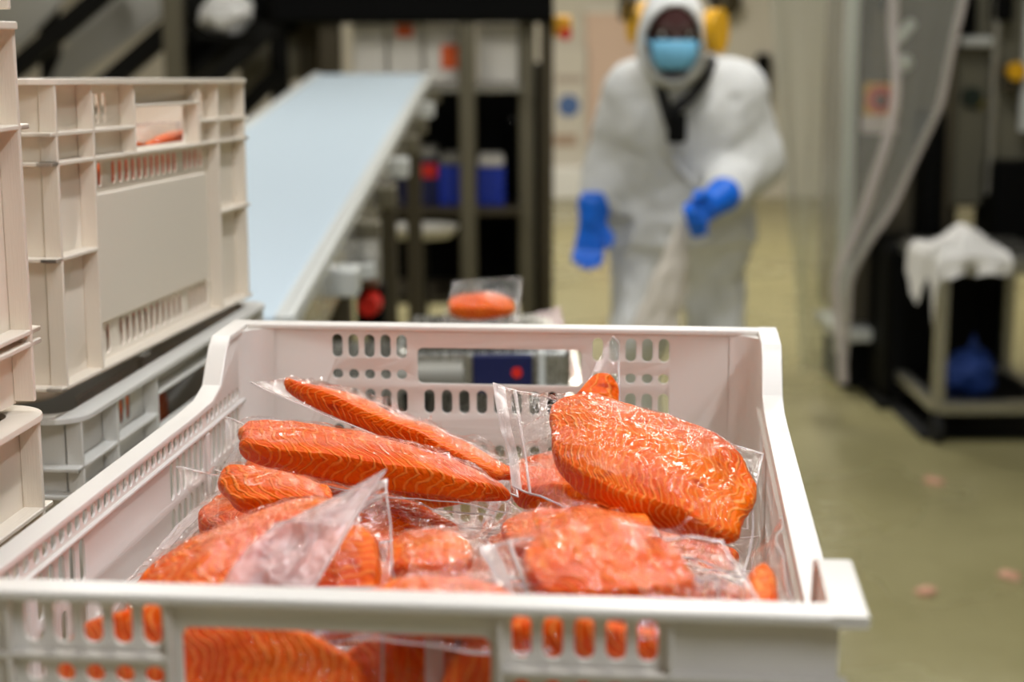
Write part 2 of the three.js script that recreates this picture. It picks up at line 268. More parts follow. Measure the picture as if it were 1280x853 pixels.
// A bag is a sheet between four corners (back left, back right, front right, front left) that bulges over its fillet.
function makeBag(name, label, o, group) {
  const { corners, fu = [0.15, 0.95], fv = [0.12, 0.92], ft = 0.024, seed = 1, mat = 0, taper = 0.3, bend = 0, film = FILM, wr = 1, sealEnd = true, belly = 0.3, wave = 1, hazyFrom = 2 } = o;
  const K = corners.map((c) => c.isVector3 ? c : inCrateSeen(...c)), mid = K[0].clone().add(K[1]).add(K[2]).add(K[3]).multiplyScalar(0.25);
  const t = thing(name, label, 'salmon bag', mid.toArray(), 0, group);
  const L = K[1].clone().add(K[2]).sub(K[0]).sub(K[3]).length() / 2, B = K[2].clone().add(K[3]).sub(K[0]).sub(K[1]).length() / 2;
  const rnd = rng(seed * 97 + 5), n1 = rnd() * 40, fl = (fu[1] - fu[0]) * L, fw = (fv[1] - fv[0]) * B, fx = ((fu[0] + fu[1]) / 2 - 0.5) * L, fz = ((fv[0] + fv[1]) / 2 - 0.5) * B;
  const p0 = V(0, 0, 0), du = V(0, 0, 0), dv = V(0, 0, 0), nn = V(0, 0, 0);
  const place = (x, y, z) => { // bag coordinates to the room, relative to the bag's middle
    const u = x / L + 0.5, v = z / B + 0.5, off = Math.max(Math.abs(x - fx) / (fl / 2), Math.abs(z - fz) / (fw / 2));
    p0.set(0, 0, 0).addScaledVector(K[0], (1 - u) * (1 - v)).addScaledVector(K[1], u * (1 - v)).addScaledVector(K[2], u * v).addScaledVector(K[3], (1 - u) * v).sub(mid);
    du.subVectors(K[1], K[0]).multiplyScalar(1 - v).addScaledVector(K[2], v).addScaledVector(K[3], -v);
    dv.subVectors(K[3], K[0]).multiplyScalar(1 - u).addScaledVector(K[2], u).addScaledVector(K[1], -u);
    nn.crossVectors(dv, du).normalize();
    const w = wave * ss(0.85, 1.25, off) * (0.008 * noise(x * 14 + n1, z * 14, seed) + 0.0035 * noise(x * 45, z * 45 + n1, seed));
    p0.addScaledVector(nn, y + w + bend * (4 * u * (1 - u)) * (4 * v * (1 - v)));
    const e = ss(0.38, 0.5, Math.max(Math.abs(u - 0.5), Math.abs(v - 0.5)));
    p0.addScaledVector(du, e * 0.012 * noise(z * 30 + n1, 3, seed)).addScaledVector(dv, e * 0.014 * noise(x * 30 + n1, 7, seed));
    return [p0.x, p0.y, p0.z];
  };
  const n = 3.0, halfW = (x) => fw / 2 * (1 - taper * ss(-0.3, 1.1, clamp((x - fx) / (fl / 2), -1, 1)));
  const rad = (x, z) => ((Math.abs(x - fx) / (fl / 2)) ** n + (Math.abs(z - fz) / halfW(x)) ** n) ** (1 / n);
  const topH = (x, z, r) => { const k = clamp((x - fx) / (fl / 2), -1, 1); return ft * (1 - 0.42 * ss(0.1, 1.1, k) - 0.15 * ss(-0.5, -1, k)) * (0.86 + belly * (z - fz) / fw) * (1 - 0.2 * r * r) + 0.0022 * noise(x * 40 + n1, z * 40, 3) + 0.0009 * noise(x * 130 + n1, z * 130, 3); };
  // flesh: rings from the middle of the top over the cut edge to the underside
  const NR = 22, NT = 96, pos = [], uv = [], ind = [], rings = [];
  for (let i = 0; i <= NR; i++) rings.push([Math.sin(i / NR * Math.PI / 2) * 0.95, 1]);
  for (const q of [[0.978, 0.94], [0.996, 0.8], [1.0, 0.58], [0.996, 0.34], [0.975, 0.14], [0.92, 0.02], [0.6, 0], [0, 0]]) rings.push(q);
  rings.forEach(([r, q]) => {
    for (let j = 0; j < NT; j++) {
      const th = j / NT * 2 * Math.PI, c = Math.cos(th), s = Math.sin(th), m = 1 / (Math.abs(c) ** n + Math.abs(s) ** n) ** (1 / n), wob = 1 + 0.09 * noise(c * 1.6 + n1, s * 1.6, seed) + 0.025 * noise(c * 6 + n1, s * 6, seed);
      const x = fx + r * m * c * fl / 2 * wob, z = fz + r * m * s * halfW(x) * wob, h = topH(x, z, r) * q + 0.0009;
      pos.push(...place(x, h, z)); uv.push((x - fx) / 0.15 + 0.5 + n1, (z - fz + (1 - q) * 0.02 * Math.sign(s)) / 0.1 + 0.5);
    }
  });
  for (let i = 0; i < rings.length - 1; i++) for (let j = 0; j < NT; j++) { const a = i * NT + j, b = i * NT + (j + 1) % NT; ind.push(a, b, a + NT, b, b + NT, a + NT); }
  const fg = new THREE.BufferGeometry(); fg.setAttribute('position', new THREE.Float32BufferAttribute(pos, 3)); fg.setAttribute('uv', new THREE.Float32BufferAttribute(uv, 2)); fg.setIndex(ind); fg.computeVertexNormals();
  mesh('salmon_fillet', fg, SALMON[mat], t);
  // film: a top sheet drawn over the fillet and a bottom sheet, meeting at the edges
  const NU = 140, NV = 100, ridge = (x, y, z) => (1 - Math.min(1, Math.abs(noise(x, y, z)) * 3.2)) ** 1.5;
  const filmH = (x, z) => {
    const r = rad(x, z), edge = Math.min(L / 2 - Math.abs(x), B / 2 - Math.abs(z)), fade = ss(0.001, 0.014, edge), out = Math.max(0, r - 0.97) * Math.min(fl, fw) / 2;
    const sag = Math.exp(-((out / 0.009) ** 1.3)), free = 1 - Math.exp(-((out / 0.005) ** 2));
    const wx = x + 0.012 * noise(z * 40, x * 30 + n1, 5), wz = z + 0.012 * noise(x * 40 + n1, z * 30, 8), cre = ridge(wx * 62 + n1, wz * 40, seed) * 0.003 + ridge(wx * 24, wz * 38 + n1, seed + 4) * 0.0045;
    const cling = ridge(wx * 75 + n1, wz * 110, seed + 2) * 0.0015 * (0.4 + ss(-0.2, 0.4, noise(x * 20, z * 20 + n1, 6)));
    return [(topH(x, z, Math.min(r, 1)) * sag + 0.0012 + cling + wr * cre * (0.2 + 0.8 * free)) * fade + 0.0003, fade, free];
  };
  const sheet = (top, flap) => {
    const p = [], u = [], id = [];
    for (let j = 0; j <= NV; j++) for (let i = 0; i <= NU; i++) {
      const x = (i / NU - 0.5) * L, z = (j / NV - 0.5) * B, [h, fade, free] = filmH(x, z);
      p.push(...place(x, top ? h : -0.0003 - fade * (0.0004 + wr * 0.002 * free * Math.abs(noise(x * 60, z * 60 + n1, 9))), z)); u.push(x / 0.1 + seed * 0.37, z / 0.1 + seed * 0.21);
    }
    for (let j = 0; j < NV; j++) for (let i = 0; i < NU; i++) { if ((i / NU > hazyFrom - 0.25 * (j / NV - 0.3)) !== flap) continue; const a = j * (NU + 1) + i, b = a + NU + 1; if (top) id.push(a, b, a + 1, a + 1, b, b + 1); else id.push(a, a + 1, b, a + 1, b + 1, b); }
    const g = new THREE.BufferGeometry(); g.setAttribute('position', new THREE.Float32BufferAttribute(p, 3)); g.setAttribute('uv', new THREE.Float32BufferAttribute(u, 2)); g.setIndex(id); g.computeVertexNormals(); return g;
  };
  mesh('film_pouch', mergeGeometries([sheet(true, false), sheet(false, false)]), film, t);
  if (hazyFrom < 1) mesh('film_flap', mergeGeometries([sheet(true, true), sheet(false, true)]), FILM_HAZY, t);
  // welded seams: a flat ridged band at the closed end, thin beads along the rest
  const ribbon = (a, b, w, m, inward, h) => {
    const p = [], id = [];
    for (let i = 0; i <= m; i++) {
      const q = i / m, x = lerp(a[0], b[0], q), z = lerp(a[1], b[1], q);
      for (const [s, y] of [[0, h], [1, h], [1, -h], [0, -h]]) p.push(...place(x + inward[0] * w * s, y, z + inward[1] * w * s));
    }
    for (let i = 0; i < m; i++) for (let k = 0; k < 4; k++) { const A = i * 4 + k, C = i * 4 + (k + 1) % 4; id.push(A, A + 4, C, C, A + 4, C + 4); }
    const g = new THREE.BufferGeometry(); g.setAttribute('position', new THREE.Float32BufferAttribute(p, 3)); g.setIndex(id); g.computeVertexNormals(); return g;
  };
  const x0 = -L / 2, x1 = L / 2, z0 = -B / 2, z1 = B / 2;
  if (sealEnd) { mesh('end_seal', ribbon([x0, z0], [x0, z1], 0.0075, 50, [1, 0], 0.0005), SEAL, t); mesh('end_seal', ribbon([x0 + 0.0125, z0], [x0 + 0.0125, z1], 0.0022, 50, [1, 0], 0.0009), SEAL, t); }
  mesh('seam', mergeGeometries([ribbon([x0, z0], [x1, z0], 0.0012, 60, [0, 1], 0.00035), ribbon([x0, z1], [x1, z1], 0.0012, 60, [0, -1], 0.00035), ribbon([x1, z0], [x1, z1], 0.0012, 50, [-1, 0], 0.00035)]), SEAL, t);
  return t;
}
const SB = 'bagged salmon fillets in the white crate';
const flat = (L, B) => [V(-L / 2, 0, -B / 2), V(L / 2, 0, -B / 2), V(L / 2, 0, B / 2), V(-L / 2, 0, B / 2)];
// lay a bag made flat: its long axis from a to b (crate coordinates), its face tipped by so many degrees towards the near wall
function lay(t, a, b, tip = 0) {
  const A = inCrate(...a), C = inCrate(...b), x = C.clone().sub(A).normalize(), z = x.clone().cross(V(0, 1, 0)).normalize(), y = z.clone().cross(x).normalize();
  t.quaternion.setFromRotationMatrix(new THREE.Matrix4().makeBasis(x, y, z)).multiply(new THREE.Quaternion().setFromAxisAngle(V(1, 0, 0), tip * Math.PI / 180));
  t.position.copy(A).add(C).multiplyScalar(0.5); return t;
}
for (const [label, o] of [
  ['large bag at the right back, ridged fillet face towards us, welded seam at left', { corners: [[616, 478, 0.385], [955, 568, 0.33], [930, 725, 0.2], [642, 612, 0.29]], fu: [0.2, 0.99], fv: [0.03, 0.96], ft: 0.022, seed: 3, mat: 2, taper: 0.12, bend: 0.007, belly: 0.45, rows: 1 }],
  ['bag at the back left whose pointed film corner sticks up, crinkled film', { corners: [[425, 494, 0.53], [640, 570, 0.45], [648, 622, 0.38], [312, 480, 0.45]], fu: [0.06, 0.98], fv: [0.42, 0.99], ft: 0.016, seed: 5, mat: 0, taper: 0.0, wr: 1.5, bend: -0.002, belly: 0.2, sealEnd: false }],
  ['bag below the back left one, thick orange cut edge facing us', { corners: [[282, 524, 0.42], [600, 600, 0.39], [665, 646, 0.32], [272, 590, 0.36]], fu: [0.07, 0.99], fv: [0.1, 0.97], ft: 0.021, seed: 8, mat: 1, taper: 0.05, bend: 0.003, sealEnd: false }],
  ['small bag at the left, sharp film point near the slotted crate side', { corners: [[221, 584, 0.32], [415, 612, 0.31], [440, 648, 0.26], [265, 660, 0.27]], fu: [0.2, 0.95], fv: [0.08, 0.95], ft: 0.015, seed: 11, mat: 1, taper: 0.2, bend: 0.001, sealEnd: false }],
  ['bag at the left front with a tall milky film flap rising to a point', { corners: [[152, 745, 0.105], [483, 588, 0.145], [338, 822, 0.05], [190, 890, 0.05]], fu: [0.0, 0.64], fv: [0.06, 0.97], ft: 0.018, seed: 14, mat: 2, taper: 0.0, bend: 0.005, hazyFrom: 0.6, sealEnd: false, wave: 0.35 }],
  ['long bag between the left front bag and the slotted side wall, wet film', { corners: [[165, 735, 0.2], [425, 620, 0.28], [455, 655, 0.21], [185, 790, 0.13]], fu: [0.03, 0.95], fv: [0.05, 0.9], ft: 0.016, seed: 16, mat: 0, taper: 0.2, bend: 0.004, wr: 1.3, sealEnd: false }],
  ['bag in the middle front with an upright clear seam beside the milky flap', { corners: [[489, 606, 0.2], [493, 790, 0.09], [375, 810, 0.09], [395, 650, 0.2]], fu: [0.32, 0.98], fv: [0.1, 0.95], ft: 0.014, seed: 19, mat: 1, taper: 0.1, bend: 0.001, sealEnd: true }],
  ['flat bag just inside the near rim at its middle, orange strip above the rim', { corners: [[475, 738, 0.1], [650, 748, 0.1], [690, 812, 0.025], [440, 805, 0.025]], fu: [0.03, 0.97], fv: [0.1, 0.95], ft: 0.016, seed: 22, mat: 1, taper: 0.1, sealEnd: false }],
  ['bag at the right front, glossy film with bright highlights and a loose clear end', { corners: [[599, 688, 0.13], [905, 674, 0.14], [972, 790, 0.055], [648, 825, 0.05]], fu: [0.13, 0.77], fv: [0.08, 0.8], ft: 0.02, seed: 25, mat: 1, taper: 0.0, bend: 0.002, wr: 1.8, belly: 0.1 }],
  ['bag in the hollow in the middle of the crate, below the large ridged one', { corners: [[540, 668, 0.26], [790, 640, 0.28], [850, 690, 0.17], [570, 735, 0.15]], fu: [0.3, 0.98], fv: [0.05, 0.95], ft: 0.014, seed: 28, mat: 0, taper: 0.2, wr: 1.6, sealEnd: false }],
  ['bag lying across the middle between the back left bags and the near rim', { corners: [[475, 684, 0.22], [600, 660, 0.24], [640, 725, 0.13], [480, 752, 0.1]], fu: [0.06, 0.8], fv: [0.08, 0.92], ft: 0.012, seed: 37, mat: 2, taper: 0.2, wr: 1.8, sealEnd: false }],
  ['upright bag behind the ridged one, narrow film tip over the far wall slots', { corners: [[766, 420, 0.53], [775, 428, 0.53], [775, 540, 0.47], [700, 530, 0.47]], fu: [0.04, 0.96], fv: [0.45, 0.99], ft: 0.01, seed: 31, mat: 1, taper: 0.0, sealEnd: false, wave: 0.4 }],
  ['bag on edge against the right side wall, film glinting', { corners: [[938, 705, 0.22], [970, 640, 0.23], [990, 775, 0.06], [945, 815, 0.06]], fu: [0.05, 0.8], fv: [0.4, 0.98], ft: 0.01, seed: 34, mat: 0, taper: 0.1, sealEnd: false }],
]) makeBag('salmon_bag', label, o, SB);
// the layer underneath, seen in the gaps and through the slots
const flatA = makeBag('salmon_bag', 'bag in the lower layer along the far wall, left', { corners: flat(0.185, 0.12), fu: [0.1, 0.96], ft: 0.03, seed: 41, mat: 0, wave: 0.5 }, SB);
const flatB = makeBag('salmon_bag', 'bag in the lower layer along the far wall, right', { corners: flat(0.17, 0.11), fu: [0.06, 0.94], ft: 0.028, seed: 43, mat: 1, wave: 0.5 }, SB);
const flatC = makeBag('salmon_bag', 'bag on edge behind the left slots of the near crate wall', { corners: flat(0.15, 0.1), fu: [0.04, 0.97], fv: [0.05, 0.96], ft: 0.014, seed: 46, mat: 2, wave: 0.3, wr: 0.8 }, SB);
lay(flatA, [-0.175, -0.088, 0.48], [0.0, -0.1, 0.5], 8); lay(flatB, [0.01, -0.095, 0.48], [0.175, -0.09, 0.47], 6); lay(flatC, [-0.132, -0.072, 0.05], [0.01, -0.062, 0.036], 70);
for (const [src, a, b, tip, label] of [
  [flatA, [-0.178, -0.09, 0.38], [0.01, -0.1, 0.36], 6, 'bag in the lower layer under the thick cut edge, left'], [flatB, [0.005, -0.11, 0.36], [0.175, -0.1, 0.34], 8, 'bag in the lower layer under the large ridged one'],
  [flatA, [-0.178, -0.095, 0.26], [0.01, -0.1, 0.25], 8, 'bag in the lower layer under the small left bag'], [flatB, [0.0, -0.088, 0.24], [0.178, -0.085, 0.23], 8, 'bag in the lower layer under the hollow in the middle'],
  [flatA, [-0.16, -0.105, 0.12], [0.02, -0.1, 0.12], 6, 'bag in the lower layer under the milky flap'], [flatB, [0.015, -0.09, 0.11], [0.178, -0.085, 0.11], 6, 'bag in the lower layer under the glossy right front bag'],
  [flatA, [-0.015, -0.08, 0.062], [0.13, -0.07, 0.058], 62, 'bag on edge behind the grip hole of the near crate wall'], [flatC, [0.035, -0.062, 0.034], [0.176, -0.06, 0.032], 80, 'bag on edge behind the right slots of the near crate wall'],
]) lay(copyOf(src, label, SB), a, b, tip);
// ------------------------------------------------------------------ left stack and what the crates stand on
const nearStack = [];
for (const [k, label] of [[0, 'cream stacking crate at the left picture edge, its rim level with the lens'], [1, 'cream stacking crate at the left edge, second below the lens'], [2, 'cream stacking crate at the left edge, lowest we see'], [-1, 'cream stacking crate on top of the left edge stack, only its foot in view']]) {
  const t = stackCrate(label, { ribs: [0.066, 0.198, 0.206] });
  putCrate(t, [0.2, 0.264, -0.6], at(40, 27, 0.93).add(V(k * 0.0015, -0.2195 * k, 0)), -0.1); nearStack.push(t);
}
function table(label, x0, x1, z0, z1, h, mat = STEEL, group) {
  const t = thing('steel_table', label, 'table', [(x0 + x1) / 2, 0, (z0 + z1) / 2], 0, group), w = x1 - x0, d = Math.abs(z1 - z0);
  mesh('tabletop', box(w, 0.03, d, 0.006), mat, t, [0, h - 0.015, 0]);
  for (const a of [-1, 1]) for (const b of [-1, 1]) mesh('leg', cyl(0.02, h - 0.03), mat, t, [a * (w / 2 - 0.05), (h - 0.03) / 2, b * (d / 2 - 0.05)]);
  mesh('shelf', box(w - 0.1, 0.015, d - 0.1, 0.004), mat, t, [0, 0.25, 0]);
  return t;
}
const baseTop = CRATE.y - CH;
table('steel table carrying the salmon crate', -0.24, 0.155, -0.6, -1.2, baseTop);
table('steel table under the greyer stacking crate', -0.6, -0.3, -1.15, -1.6, lowerCrate.position.y);
table('steel table under the stack at the left picture edge', -0.66, -0.36, -0.45, -0.9, nearStack[2].position.y);

for (const [crate, src, at0, turn, label] of [
  [upperCrate, flatA, [0.135, 0.15, -0.13], 0.1, 'bag in the tilted stacking crate behind the near end of its upper slots'], [upperCrate, flatB, [0.135, 0.148, -0.3], 0.08, 'bag in the tilted stacking crate behind the middle of its upper slots'],
  [upperCrate, flatA, [0.135, 0.15, -0.46], 0.1, 'bag in the tilted stacking crate behind the far end of its upper slots'], [upperCrate, flatB, [0.12, 0.075, -0.16], 0.06, 'bag in the tilted stacking crate behind the near lower slots'],
  [upperCrate, flatA, [0.12, 0.075, -0.36], 0.06, 'bag in the tilted stacking crate behind the far lower slots'], [lowerCrate, flatB, [0.12, 0.17, -0.32], 0.15, 'bag in the greyer lower crate, brownish through its grip hole'],
]) {
  const b = copyOf(src, label, 'bags inside the stacking crates'); b.position.copy(V(...at0).multiplyScalar(SCALE).applyEuler(crate.rotation).add(crate.position));
  b.quaternion.setFromEuler(crate.rotation).multiply(new THREE.Quaternion().setFromRotationMatrix(new THREE.Matrix4().makeBasis(V(0, 0, 1), V(1, 0, 0), V(0, 1, 0)))).multiply(new THREE.Quaternion().setFromAxisAngle(V(1, 0, 0), turn));
}
// ------------------------------------------------------------------ scale and bags just behind the salmon crate
{
  const top = 1.0, T = table('steel table behind the salmon crate, seen through the slots of its far wall', -0.33, 0.09, -1.72, -2.25, top);
  const s = thing('bench_scale', 'bench scale seen through the grip hole, navy display with a red dot', 'scale', [-0.035, top, -1.92], 0.02);
  mesh('scale_body', box(0.2, 0.05, 0.2, 0.01), STEEL, s, [0, 0.045, 0]); mesh('platform', box(0.17, 0.006, 0.2, 0.002), STEEL, s, [0, 0.073, 0]);
  mesh('drum', cyl(0.018, 0.075).rotateZ(Math.PI / 2), GREY_PANEL, s, [-0.06, 0.04, 0.105]);
  const p = mesh('display_panel', box(0.068, 0.044, 0.012, 0.003), NAVY, s, [0.022, 0.044, 0.108]); mesh('indicator', cyl(0.006, 0.004).rotateX(Math.PI / 2), RED, p, [0.016, 0.002, 0.007]);
  mesh('side_plate', box(0.008, 0.055, 0.03, 0.002), RAIL, s, [0.066, 0.043, 0.105]);
  for (const x of [-0.08, 0.08]) for (const z of [-0.08, 0.08]) mesh('foot', cyl(0.012, 0.02), BLACK, s, [x, 0.01, z]);
  const P = (px, py, d) => at(px, py, d);
  makeBag('salmon_bag', 'blurred bag on the bench scale behind the crate, clear film end standing up', { corners: [P(566, 352, 1.95), P(652, 349, 1.95), P(646, 404, 1.86), P(552, 402, 1.86)], fu: [0.06, 0.94], fv: [0.5, 0.98], ft: 0.02, seed: 51, mat: 1, wave: 0.6, sealEnd: false }, 'bags behind the crate');
  makeBag('salmon_bag', 'blurred bag beside the bench scale, orange through the right part of the grip hole', { corners: [P(636, 428, 1.9), P(692, 428, 1.9), P(690, 486, 1.84), P(636, 486, 1.84)], fu: [0.05, 0.8], fv: [0.05, 0.98], ft: 0.03, seed: 53, mat: 0, wave: 0.6, sealEnd: false }, 'bags behind the crate');
  makeBag('salmon_bag', 'blurred bag right of the bench scale, mostly loose clear film', { corners: [P(650, 400, 2.02), P(700, 382, 2.02), P(722, 470, 1.92), P(672, 478, 1.92)], fu: [0.1, 0.6], fv: [0.7, 0.98], ft: 0.015, seed: 55, mat: 2, wave: 1.6, film: FILM_HAZY, sealEnd: false }, 'bags behind the crate');
}

// ------------------------------------------------------------------ incline conveyor
{
  const lo = at(345, 396, 2.25), hi = at(525, 92, 6.3), w = 0.4;
  const t = thing('belt_conveyor', 'inclined conveyor with a pale blue belt rising away behind the crates', 'conveyor', [lo.x - w / 2, 0, lo.z]);
  const A = V(0, lo.y, 0), B = V(hi.x - lo.x + 0.02, hi.y, hi.z - lo.z), dir = B.clone().sub(A).normalize(), len = A.distanceTo(B), midp = A.clone().add(B).multiplyScalar(0.5);
  const rot = Math.asin(dir.y), yaw = Math.atan2(-dir.x, -dir.z);
  const frame = (name, geo, mat, off) => { const m = mesh(name, geo, mat, t); m.rotation.order = 'YXZ'; m.rotation.set(rot, yaw, 0); m.position.copy(V(...off).applyEuler(m.rotation).add(midp)); return m; };
  frame('belt', box(w, 0.014, len, 0.006), BELT, [0, -0.007, 0]);
  frame('belt', box(w, 0.012, len - 0.1, 0.005), BELT, [0, -0.12, 0]);
  for (const s of [-1, 1]) {
    frame('side_rail', box(0.028, 0.03, len + 0.02, 0.006), RAIL, [s * (w / 2 + 0.012), -0.01, 0]);
    frame('side_plate', box(0.012, 0.09, len - 0.05, 0.003), STEEL, [s * (w / 2 + 0.012), -0.075, 0]);
    for (let k = 0; k < 9; k++) frame('bracket', box(0.05, 0.05, 0.06, 0.006), k % 3 === 1 ? RAIL : STEEL_DULL, [s * (w / 2 + 0.035), -0.075, len * (k / 8 - 0.5) * 0.94]);
  }
  frame('roller', cyl(0.06, w + 0.02).rotateZ(Math.PI / 2), STEEL, [0, -0.064, -len / 2 + 0.02]); frame('roller', cyl(0.06, w + 0.02).rotateZ(Math.PI / 2), STEEL, [0, -0.064, len / 2 - 0.02]);
  for (const q of [0.2, 0.5, 0.8]) for (const s of [-1, 1]) { const p = A.clone().lerp(B, q); bar('leg', V(p.x + s * 0.2, 0, p.z), V(p.x + s * 0.2, p.y - 0.11, p.z), 0.05, 0.05, STEEL_BROWN, t); }
  for (const q of [0.2, 0.5]) { const p = A.clone().lerp(B, q); bar('crossbar', V(p.x - 0.2, 0.45, p.z), V(p.x + 0.2, 0.45, p.z), 0.04, 0.04, STEEL_DULL, t); }
  const kn = at(463, 378, 3.3).sub(t.position); mesh('drive_motor', box(0.16, 0.14, 0.22, 0.03), BLACK, t, [kn.x - 0.13, kn.y + 0.04, kn.z + 0.02]); mesh('motor_cover', cyl(0.05, 0.16).rotateZ(Math.PI / 2), GREY_PANEL, t, [kn.x - 0.06, kn.y + 0.08, kn.z]);
  const b2 = mesh('stop_button', cyl(0.026, 0.05, 0.02).rotateX(Math.PI / 2), RED, t, [kn.x, kn.y, kn.z + 0.03]); mesh('button_box', box(0.06, 0.1, 0.05, 0.01), BLACK, t, [kn.x, kn.y - 0.01, kn.z - 0.02]); void b2;
  bar('strut', V(kn.x - 0.06, kn.y + 0.16, kn.z - 0.15), V(kn.x + 0.05, kn.y - 0.25, kn.z + 0.02), 0.03, 0.03, STEEL, t);
  bar('strut', V(kn.x - 0.22, kn.y + 0.05, kn.z + 0.1), V(kn.x + 0.02, kn.y + 0.08, kn.z + 0.1), 0.03, 0.03, RAIL, t);
}

// ------------------------------------------------------------------ dark machine frame with shelves behind the conveyor
{
  const o = at(590, 300, 7.2), x = (px) => at(px, 100, 7.2).x, y = (py) => at(600, py, 7.2).y;
  const t = thing('machine_frame', 'tall dark steel machine frame with shelves behind the conveyor', 'machine', [o.x, 0, -7.2]);
  const L = (px) => x(px) - o.x;
  mesh('post', box(0.07, 2.6, 0.06, 0.01), STEEL_DULL, t, [L(586), 1.3, 0.25]); mesh('post', box(0.07, 2.6, 0.1, 0.01), STEEL_DULL, t, [L(658), 1.3, 0.12]); mesh('post', box(0.055, 2.6, 0.1, 0.01), STEEL_BROWN, t, [L(682), 1.3, 0.2]); mesh('post', box(0.09, 2.6, 0.1, 0.01), STEEL_BROWN, t, [L(420), 1.3, 0.2]);
  mesh('back_panel', box(L(690) - L(450), 0.95, 0.03, 0.004), BLACK, t, [(L(450) + L(690)) / 2, y(100) - 0.5, -0.4]);
  mesh('top_beam', box(L(690) - L(352), 0.42, 0.5, 0.02), BLACK, t, [(L(352) + L(690)) / 2, y(29) + 0.21, 0.05]);
  mesh('shelf', box(L(652) - L(445), 0.035, 0.55, 0.006), STEEL, t, [(L(652) + L(445)) / 2, y(108), 0]);
  mesh('shelf', box(L(650) - L(470), 0.03, 0.55, 0.006), STEEL_BROWN, t, [(L(650) + L(470)) / 2, y(257), 0]);
  mesh('shelf', box(L(650) - L(470), 0.03, 0.55, 0.006), STEEL_BROWN, t, [(L(650) + L(470)) / 2, 0.3, 0]);
  mesh('side_panel', box(0.02, 1.2, 0.5, 0.004), DARK, t, [L(672), 0.7, -0.1]); mesh('side_panel', box(0.02, 0.9, 0.5, 0.004), BLACK, t, [L(640), 0.6, -0.25]);
  const g = 'packages on the upper shelf of the machine frame';
  for (const [a, b, yy, label, dot] of [[446, 486, 33, 'blurred white foam box on the upper shelf, leftmost', 0], [489, 530, 30, 'blurred white foam box on the upper shelf, second from left', 1], [533, 574, 34, 'blurred white foam box on the upper shelf with an orange patch', 2], [598, 648, 34, 'blurred white foam box on the upper shelf, right of the pole', 0]]) {
    const h = y(yy) - y(105.5), w = L(b) - L(a), p = thing('foam_box', label, 'box', [o.x + (L(a) + L(b)) / 2, y(108) + 0.019, -7.2], 0, g);
    mesh('box_body', box(w, h * 0.8, 0.3, 0.012), FOAM, p, [0, h * 0.4, 0]); mesh('lid', box(w + 0.006, h * 0.2, 0.306, 0.012), FOAM, p, [0, h * 0.9, 0]);
    if (dot) mesh('label', box(0.07, dot === 2 ? 0.1 : 0.05, 0.004, 0.001), ORANGE, p, [dot === 2 ? w * 0.25 : 0, dot === 2 ? h * 0.45 : h * 0.85, 0.154]);
  }
  const bins = 'bins on the lower shelf of the machine frame';
  for (const [a, b, yy, m, stripe, label] of [[500, 546, 198, NAVY, RED, 'blurred navy bin with a red band on the lower shelf, left of the pole'], [549, 576, 206, BLUE, 0, 'blurred dark blue bin close to the left of the pole'], [597, 630, 208, BLUE, 0, 'blurred bright blue bin on the lower shelf, right of the pole']]) {
    const h = y(yy) - y(254), w = L(b) - L(a), p = thing('plastic_bin', label, 'bin', [o.x + (L(a) + L(b)) / 2, y(257) + 0.0165, -7.22], 0, bins);
    const s = extrude([[-w / 2, 0.0], [w / 2, 0.0], [w / 2, h], [w / 2 - 0.012, h], [w / 2 - 0.018, 0.012], [-w / 2 + 0.018, 0.012], [-w / 2 + 0.012, h], [-w / 2, h]], [], 0.3);
    mesh('bin_shell', s, m, p); mesh('bin_front', box(w - 0.004, h, 0.01, 0.003), m, p, [0, h / 2, 0.146]); mesh('bin_back', box(w - 0.004, h, 0.01, 0.003), m, p, [0, h / 2, -0.146]);
    if (stripe) mesh('band', box(w + 0.004, h * 0.3, 0.006, 0.002), stripe, p, [0, h * 0.75, 0.152]);
    mesh('bin_lid', box(w * 0.96, 0.045, 0.28, 0.015), label.includes('bright') ? FOAM : GREY_PANEL, p, [0, h + 0.022, 0]);
  }
  const tr = thing('round_tray', 'blurred pale tray below the bins, on a stand', 'tray', [at(525, 290, 6.6).x, 0, -6.6]);
  const ty = at(525, 292, 6.6).y; mesh('tray_dish', new THREE.LatheGeometry([[0, 0], [0.12, 0.002], [0.15, 0.03], [0.157, 0.03], [0.128, -0.012], [0, -0.012]].map(([a, b]) => new THREE.Vector2(a, b)), 40), WHITE, tr, [0, ty, 0]); mesh('stand', cyl(0.03, ty - 0.02), DARK, tr, [0, (ty - 0.02) / 2, 0]); mesh('stand_base', cyl(0.14, 0.03), DARK, tr, [0, 0.015, 0]);
  const em = thing('stop_button', 'yellow button box with a red knob on the post left of the worker', 'button', [at(702, 33, 7.1).x, at(702, 33, 7.1).y, -7.0]);
  mesh('button_box', box(0.075, 0.09, 0.06, 0.015), YELLOW, em, [0, 0, 0]); mesh('knob', cyl(0.026, 0.03).rotateX(Math.PI / 2), RED, em, [0.012, -0.032, 0.04]); mesh('mounting_arm', box(0.08, 0.02, 0.1, 0.004), DARK, em, [-0.04, 0, -0.06]);
}
